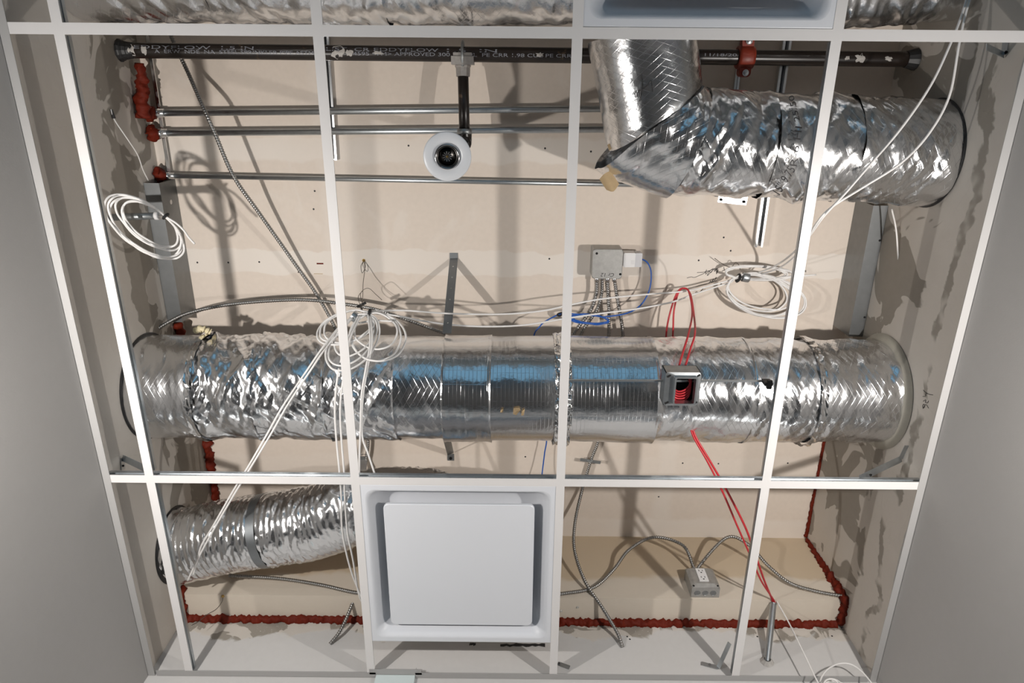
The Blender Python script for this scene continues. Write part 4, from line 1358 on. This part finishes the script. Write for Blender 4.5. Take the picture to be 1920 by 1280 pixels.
def loops(tie, cen, ax, ay, rot, n, zfun, seed, step=22, lo=0.72, hi=1.06):
    """n turns of a tied coil in picture pixels, heights from zfun(x, y)"""
    r2 = random.Random(seed)
    pts = []
    c, s = math.cos(math.radians(rot)), math.sin(math.radians(rot))
    tx, ty_ = tie[0] - cen[0], tie[1] - cen[1]
    ux, uy = (tx * c + ty_ * s) / ax, (-tx * s + ty_ * c) / ay
    t0 = math.atan2(uy, ux)
    for i in range(n):
        k = lo + (hi - lo) * r2.random()
        kx, ky = k * (0.95 + 0.1 * r2.random()), k * (0.88 + 0.24 * r2.random())
        ccx, ccy = tie[0] - (math.cos(t0) * ax * kx * c - math.sin(t0) * ay * ky * s), tie[1] - (math.cos(t0) * ax * kx * s + math.sin(t0) * ay * ky * c)
        for j in range(0, 360, step):
            a = t0 + math.radians(j)
            x = ccx + math.cos(a) * ax * kx * c - math.sin(a) * ay * ky * s
            y = ccy + math.cos(a) * ax * kx * s + math.sin(a) * ay * ky * c
            pts.append((x + r2.uniform(-1, 1), y + r2.uniform(-1, 1), zfun(x, y) + r2.uniform(-0.006, 0.006)))
    return pts


WG = 'white data cables'
WR = 0.0031
# coil on the left conduit stub
zl = lambda x, y: 0.18 + (x - 203) * 0.00085
cable('cable_coil', wire(px(*([(296, 405, .30), (304, 404, .28)] + loops((310, 405), (272, 424), 80, 37, 36, 6, zl, 4) + [(314, 408, .27), (330, 418, .27), (345, 432, .27), (353, 444, .265), (365, 457, .26)])), WR), 'white cable',
      'coiled white cable hanging on the conduit stub by the left wall', group=WG)
tz = at(310, 405, 0.27)
single('cable_tie', sweep(spline([tz + np.array([-0.006, 0.007, 0.0]), tz + np.array([0.002, 0.0, -0.010]), tz + np.array([0.009, -0.006, 0.0]), tz + np.array([0.0, 0.002, 0.010])], 0.003, True), 0.0042, 8), 'black plastic', 'black tie around the left white coil', 'cable tie', 'black cable ties')
# middle coil
zm = lambda x, y: 0.36 - max(0.0, (y - 580)) * 0.0021
long1 = [(705, 583, .37), (760, 582, .40), (830, 587, .41), (900, 589, .41), (960, 588, .44), (1020, 582, .46), (1070, 571, .48), (1130, 560, .51), (1210, 552, .54), (1290, 545, .56), (1340, 533, .57), (1372, 524, .57)]
long2 = [(700, 587, .36), (745, 592, .38), (790, 601, .39), (850, 609, .40), (915, 612, .405), (985, 609, .43), (1060, 597, .45), (1130, 587, .47), (1200, 578, .50), (1260, 566, .53), (1300, 552, .55), (1345, 537, .57), (1372, 528, .57)]
zr = lambda x, y: 0.575 - (y - 500) * 0.0004
cr1 = loops((1376, 521), (1416, 545), 72, 40, 14, 6, zr, 11)
cr2 = loops((1376, 519), (1420, 512), 66, 14, 2, 4, zr, 12, lo=0.85)
cable('cable_coil', wire(px(*(loops((690, 586), (636, 622), 66, 34, -18, 3, zm, 21) + long1 + cr1 + [(1385, 522, .57), (1430, 522, .57), (1490, 518, .56), (1530, 515, .56)])), WR), 'white cable',
      'upper long white cable with coils at both ends', group=WG)
cable('cable_coil', wire(px(*(loops((692, 588), (708, 636), 52, 48, 10, 3, zm, 22) + long2 + cr2)), WR), 'white cable', 'lower long white cable with coils at both ends', group=WG)
cable('cable_coil', wire(px(*([(735, 602, .30), (700, 601, .33), (665, 606, .33)] + loops((668, 592), (660, 645), 58, 34, -48, 3, zm, 23) + [(640, 620, .26), (612, 650, .20), (585, 690, .150), (540, 758, .128), (510, 810, .115), (475, 868, .10),
      (440, 925, .11), (405, 985, .125), (380, 1030, .14), (365, 1060, .15), (352, 1088, .16)])), WR), 'white cable', 'white cable of the middle coil trailing to the lower left corner', group=WG)
cable('data_cable', wire(px((660, 596, .32), (630, 622, .25), (606, 650, .19), (577, 692, .146), (530, 762, .126), (500, 815, .112), (468, 870, .098), (436, 922, .11), (400, 985, .123), (378, 1022, .135), (370, 1050, .15), (362, 1078, .16)), WR), 'white cable',
      'second white cable slanting beside the first to the lower left', group=WG)
for pts, lb in ((((672, 592, .33), (650, 640, .22), (634, 700, .145), (628, 760, .128), (630, 815, .118), (636, 880, .105), (640, 930, .10), (641, 985, .11), (648, 1030, .12), (660, 1075, .13), (678, 1120, .14)), 'leftmost white cable hanging left of the second tee'),
                (((676, 592, .33), (655, 640, .22), (645, 700, .145), (638, 760, .128), (640, 820, .118), (645, 885, .105), (647, 940, .10), (652, 1000, .11), (662, 1050, .12), (672, 1110, .14), (682, 1135, .15)), 'white cable hanging close to the left of the second tee'),
                (((690, 590, .33), (694, 640, .22), (686, 690, .155), (678, 740, .130), (676, 800, .118), (674, 850, .108), (672, 905, .10), (660, 950, .11)), 'white cable hanging just right of the second tee'),
                (((694, 592, .33), (698, 640, .22), (688, 695, .155), (680, 750, .130), (679, 815, .118), (690, 850, .108), (703, 890, .10), (708, 915, .12)), 'white cable curving away right of the second tee')):
    cable('data_cable', wire(px(*pts), WR), 'white cable', lb, group=WG)
for x, y, z, lb in ((692, 587, .345, 'black tie around the middle white coil'), (1384, 521, .568, 'black tie around the right white coil')):
    t_ = at(x, y, z)
    single('cable_tie', sweep(spline([t_ + np.array([-0.004, 0.012, 0.0]), t_ + np.array([0.002, 0.0, -0.012]), t_ + np.array([0.004, -0.012, 0.0]), t_ + np.array([0.0, 0.0, 0.012])], 0.003, True), 0.0050, 8), 'black plastic', lb, 'cable tie', 'black cable ties')
for x, y, z, dx, dy, lb in ((665, 594, .34, 0.8, 0.6, 'grey bridle ring clasping the middle white coil'), (1398, 520, .568, 1.0, 0.15, 'grey bridle ring clasping the right white coil')):
    c = at(x, y, z)
    d_ = unit((dx, dy, 0))
    single('bridle_ring', lathe(c - d_ * 0.012, d_, [(0.0155, 0.0), (0.0165, 0.002), (0.0165, 0.022), (0.0155, 0.024), (0.0145, 0.022), (0.0145, 0.002), (0.0155, 0.0)], 24), 'galvanised', lb, 'ring', 'grey bridle rings', True)
# the two cables at the upper right
cable('data_cable', wire(px((1822, -40, .20), (1806, 20, .17), (1783, 80, .14), (1745, 160, .12), (1690, 240, .11), (1630, 310, .10), (1585, 362, .10), (1545, 405, .10), (1515, 445, .20), (1480, 480, .40), (1450, 500, .52), (1420, 512, .57)), WR), 'white cable',
      'left of two white cables crossing in front of the elbowed duct', group=WG)
cable('data_cable', wire(px((1832, -40, .20), (1812, 20, .17), (1798, 85, .14), (1780, 180, .12), (1742, 250, .11), (1690, 305, .10), (1620, 350, .10), (1560, 388, .10), (1530, 420, .12), (1500, 470, .30), (1465, 500, .48), (1425, 515, .57)), WR), 'white cable',
      'right of two white cables crossing in front of the elbowed duct', group=WG)
cable('data_cable', wire(px((1672, 392, .42), (1680, 430, .40), (1684, 480, .39), (1688, 528, .395)), 0.0026), 'white cable', 'short pale cable dangling beside the right track', group=WG)
# coil at the lower right edge
cable('cable_coil', wire([aty(x, y, YF - o) for x, y, o in ((1456, 1126, .105), (1478, 1165, .095), (1508, 1226, .08), (1530, 1272, .07), (1548, 1300, .06), (1600, 1320, .06), (1640, 1300, .06), (1628, 1272, .06), (1602, 1248, .06), (1578, 1243, .06), (1555, 1252, .06), (1541, 1268, .06), (1538, 1285, .06),
      (1560, 1276, .07), (1585, 1285, .07), (1560, 1300, .07), (1540, 1284, .08), (1556, 1272, .08), (1576, 1280, .08), (1570, 1300, .08), (1544, 1290, .09), (1550, 1274, .09), (1568, 1276, .09), (1580, 1300, .09))], 0.0026), 'white cable',
      'white cable dropping from the conduit stub to a coil at the bottom edge', group=WG)
# thin pale wires at the upper left wall
cable('thin_wire', wire(np.vstack([[atx(208, 205, XL + 0.004), atx(215, 225, XL + 0.008)], px((240, 262, .40), (258, 290, .43), (268, 318, .46), (278, 338, .50))]), 0.0018), 'white cable', 'thin pale wire with black end on the upper left wall', 'wire')
p0_, p1_ = atx(209, 205, XL + 0.004), atx(214, 222, XL + 0.006)
single('wire_end_cap', cyl(p0_, p1_, 0.003, 8, 0.005), 'black plastic', 'small black cap on the end of the thin pale wire', 'cap')

RG = 'red fire alarm cables'
cable('red_cable', wire(px((1248, 660, .54), (1250, 618, .54), (1258, 580, .55), (1270, 548, .56), (1282, 540, .55), (1294, 550, .53), (1301, 590, .42), (1303, 625, .27), (1294, 655, .19), (1284, 690, .10), (1282, 702, .085)), 0.0032), 'red cable',
      'red cable looping over the duct edge into the open box, right strand', group=RG)
cable('red_cable', wire(px((1260, 660, .54), (1262, 620, .54), (1264, 580, .55), (1273, 546, .56), (1284, 540, .55), (1292, 548, .53), (1298, 585, .42), (1291, 625, .27), (1282, 655, .19), (1272, 690, .10), (1270, 702, .085)), 0.0032), 'red cable',
      'red cable looping over the duct edge into the open box, left strand', group=RG)
cable('red_cable', wire(np.vstack([px((1296, 795, .19), (1305, 820, .175), (1330, 862, .15), (1362, 918, .13), (1396, 985, .14), (1413, 1030, .17), (1432, 1085, .21)), [cb_ + cdir * 0.008 + np.array([-0.003, 0, 0]), cb_ - cdir * 0.015]]), 0.0036), 'red cable',
      'upper red cable slanting from the duct to the conduit stub', group=RG)
cable('red_cable', wire(np.vstack([px((1293, 797, .185), (1302, 822, .172), (1327, 866, .147), (1354, 920, .127), (1382, 985, .135), (1404, 1035, .165), (1427, 1088, .205)), [cb_ + cdir * 0.008 + np.array([0.003, 0, 0]), cb_ - cdir * 0.015 + np.array([0.002, 0, 0])]]), 0.0032), 'red cable',
      'lower red cable slanting from the duct to the conduit stub', group=RG)
BG = 'blue network cables'
cable('blue_cable', wire(np.vstack([[(axx[2], ad[1], 0.585)], px((1214, 492, .58), (1221, 512, .57), (1217, 545, .56), (1200, 573, .55), (1172, 588, .55), (1130, 594, .54))]).tolist() + [at(*p).tolist() for p in
      loops((1130, 594, .54)[:2], (1092, 600), 44, 10, 5, 4, lambda x, y: .53, 31, lo=.8) + [(1060, 588, .52), (1030, 598, .52), (1012, 612, .51), (1000, 640, .52), (1005, 740, .55), (1024, 815, .58), (1021, 850, .58), (1016, 892, .56), (1014, 930, .5)]], 0.0026), 'blue cable',
      'blue cable from the plug adapter coiled on top of the main duct', group=BG)
t_ = at(1050, 588, .52)
single('cable_tie', sweep(spline([t_ + np.array([-0.01, 0.004, 0.0]), t_ + np.array([0.0, 0.006, -0.008]), t_ + np.array([0.01, -0.004, 0.0]), t_ + np.array([0.0, 0.0, 0.008])], 0.003, True), 0.003, 8), 'black plastic', 'black tie around the blue cable', 'cable tie', 'black cable ties')

# suspension and tie wires
cable('tie_wire', wire(px((682, 489, .628), (677, 498, .62), (679, 512, .60), (685, 500, .615), (683, 489, .628), (684, 505, .60), (681, 530, .55), (680, 560, .48), (679, 583, .40)), 0.0011, 0.005, 6), 'tie wire', 'twisted wire holding the middle coil to a yellow anchor', 'wire', 'thin tie wires')
cable('tie_wire', wire(px((680, 545, .52), (672, 555, .50), (674, 568, .48), (680, 572, .46), (676, 550, .5), (690, 540, .5), (705, 552, .5), (716, 562, .5)), 0.0010, 0.005, 6), 'tie wire', 'loose curled wire end above the middle coil', 'wire', 'thin tie wires')
single('wire_anchor', lathe((*at(682, 488, DECK)[:2], DECK), (0, 0, -1), [(0.006, 0.0), (0.005, 0.004), (0.0, 0.006)], 10), 'brass', 'yellow anchor in the deck above the middle coil', 'anchor')
cable('tie_wire', wire(px((1340, 484, .60), (1352, 493, .60), (1366, 500, .59), (1374, 499, .59), (1378, 492, .59), (1384, 494, .585), (1388, 505, .58)), 0.0013, 0.005, 6), 'tie wire', 'bent wire above the right white coil', 'wire', 'thin tie wires')
pw = [soff(417, 1117, 0.002) if False else at(418, 1118, SOF_Z - 0.001), at(416, 1128, SOF_Z - 0.01), at(405, 1142, 0.22), at(388, 1152, 0.19), at(372, 1165, 0.15), at(359, 1172, 0.12)]
cable('tie_wire', wire(pw, 0.0012, 0.005, 6), 'tie wire', 'thin wire from a yellow anchor under the left soffit to the leftmost tee', 'wire', 'thin tie wires')
single('wire_anchor', lathe((*at(418, 1117, SOF_Z)[:2], SOF_Z), (0, 0, -1), [(0.006, 0.0), (0.005, 0.004), (0.0, 0.006)], 10), 'brass', 'yellow anchor under the left end of the soffit', 'anchor')
cable('hanger_clip', join(bar(at(670, 575, .45), at(686, 567, .45), 0.008, 0.006), bar(at(676, 573, .45), at(680, 585, .38), 0.006, 0.005)), 'black plastic', 'black clip where the armoured cable meets the tie wire', 'clip')

# chips and torn gypsum at the soffit
sf = bpy.data.objects['wall_soffit']
wf = bpy.data.objects['wall_front']
for x, y, k_ in ((1320, 0, 0),):
    pass
for x, y in ((1052, 1145), (1083, 1138)):
    q = aty(x, y, SOF_Y) if False else at(x, y, SOF_Z)
    obj('gypsum_chip', lathe((q[0], q[1], SOF_Z), (0.2, 0, -1), [(0.006, 0.0), (0.004, 0.003), (0.0, 0.002)], 7), 'plaster splatter', sf)
for x, y in ((1176, 1193), (1181, 1198), (1420, 1193), (1560, 1192), (382, 1165), (450, 1163), (538, 1163), (616, 1163)):
    q = aty(x, y, YF)
    obj('screw_head', lathe((q[0], YF, q[2]), (0, -1, 0), [(0.0034, 0.0), (0.0026, 0.001), (0.0, 0.001)], 9), 'ink', wf)
for x0, x1, y, sd in ((938, 1022, 1209, 3), (880, 892, 1207, 9)):
    r2 = random.Random(sd)
    n_ = 14
    top_, bot_ = [], []
    for i in range(n_ + 1):
        xx = x0 + (x1 - x0) * i / n_
        top_.append(aty(xx, y - 1 - 3 * r2.random(), YF - 0.0008))
        bot_.append(aty(xx, y + 1 + 3 * r2.random(), YF - 0.0008))
    obj('torn_gap', (np.array(top_ + bot_), [(i, i + 1, n_ + 2 + i, n_ + 1 + i) for i in range(n_)]), 'ink', wf)
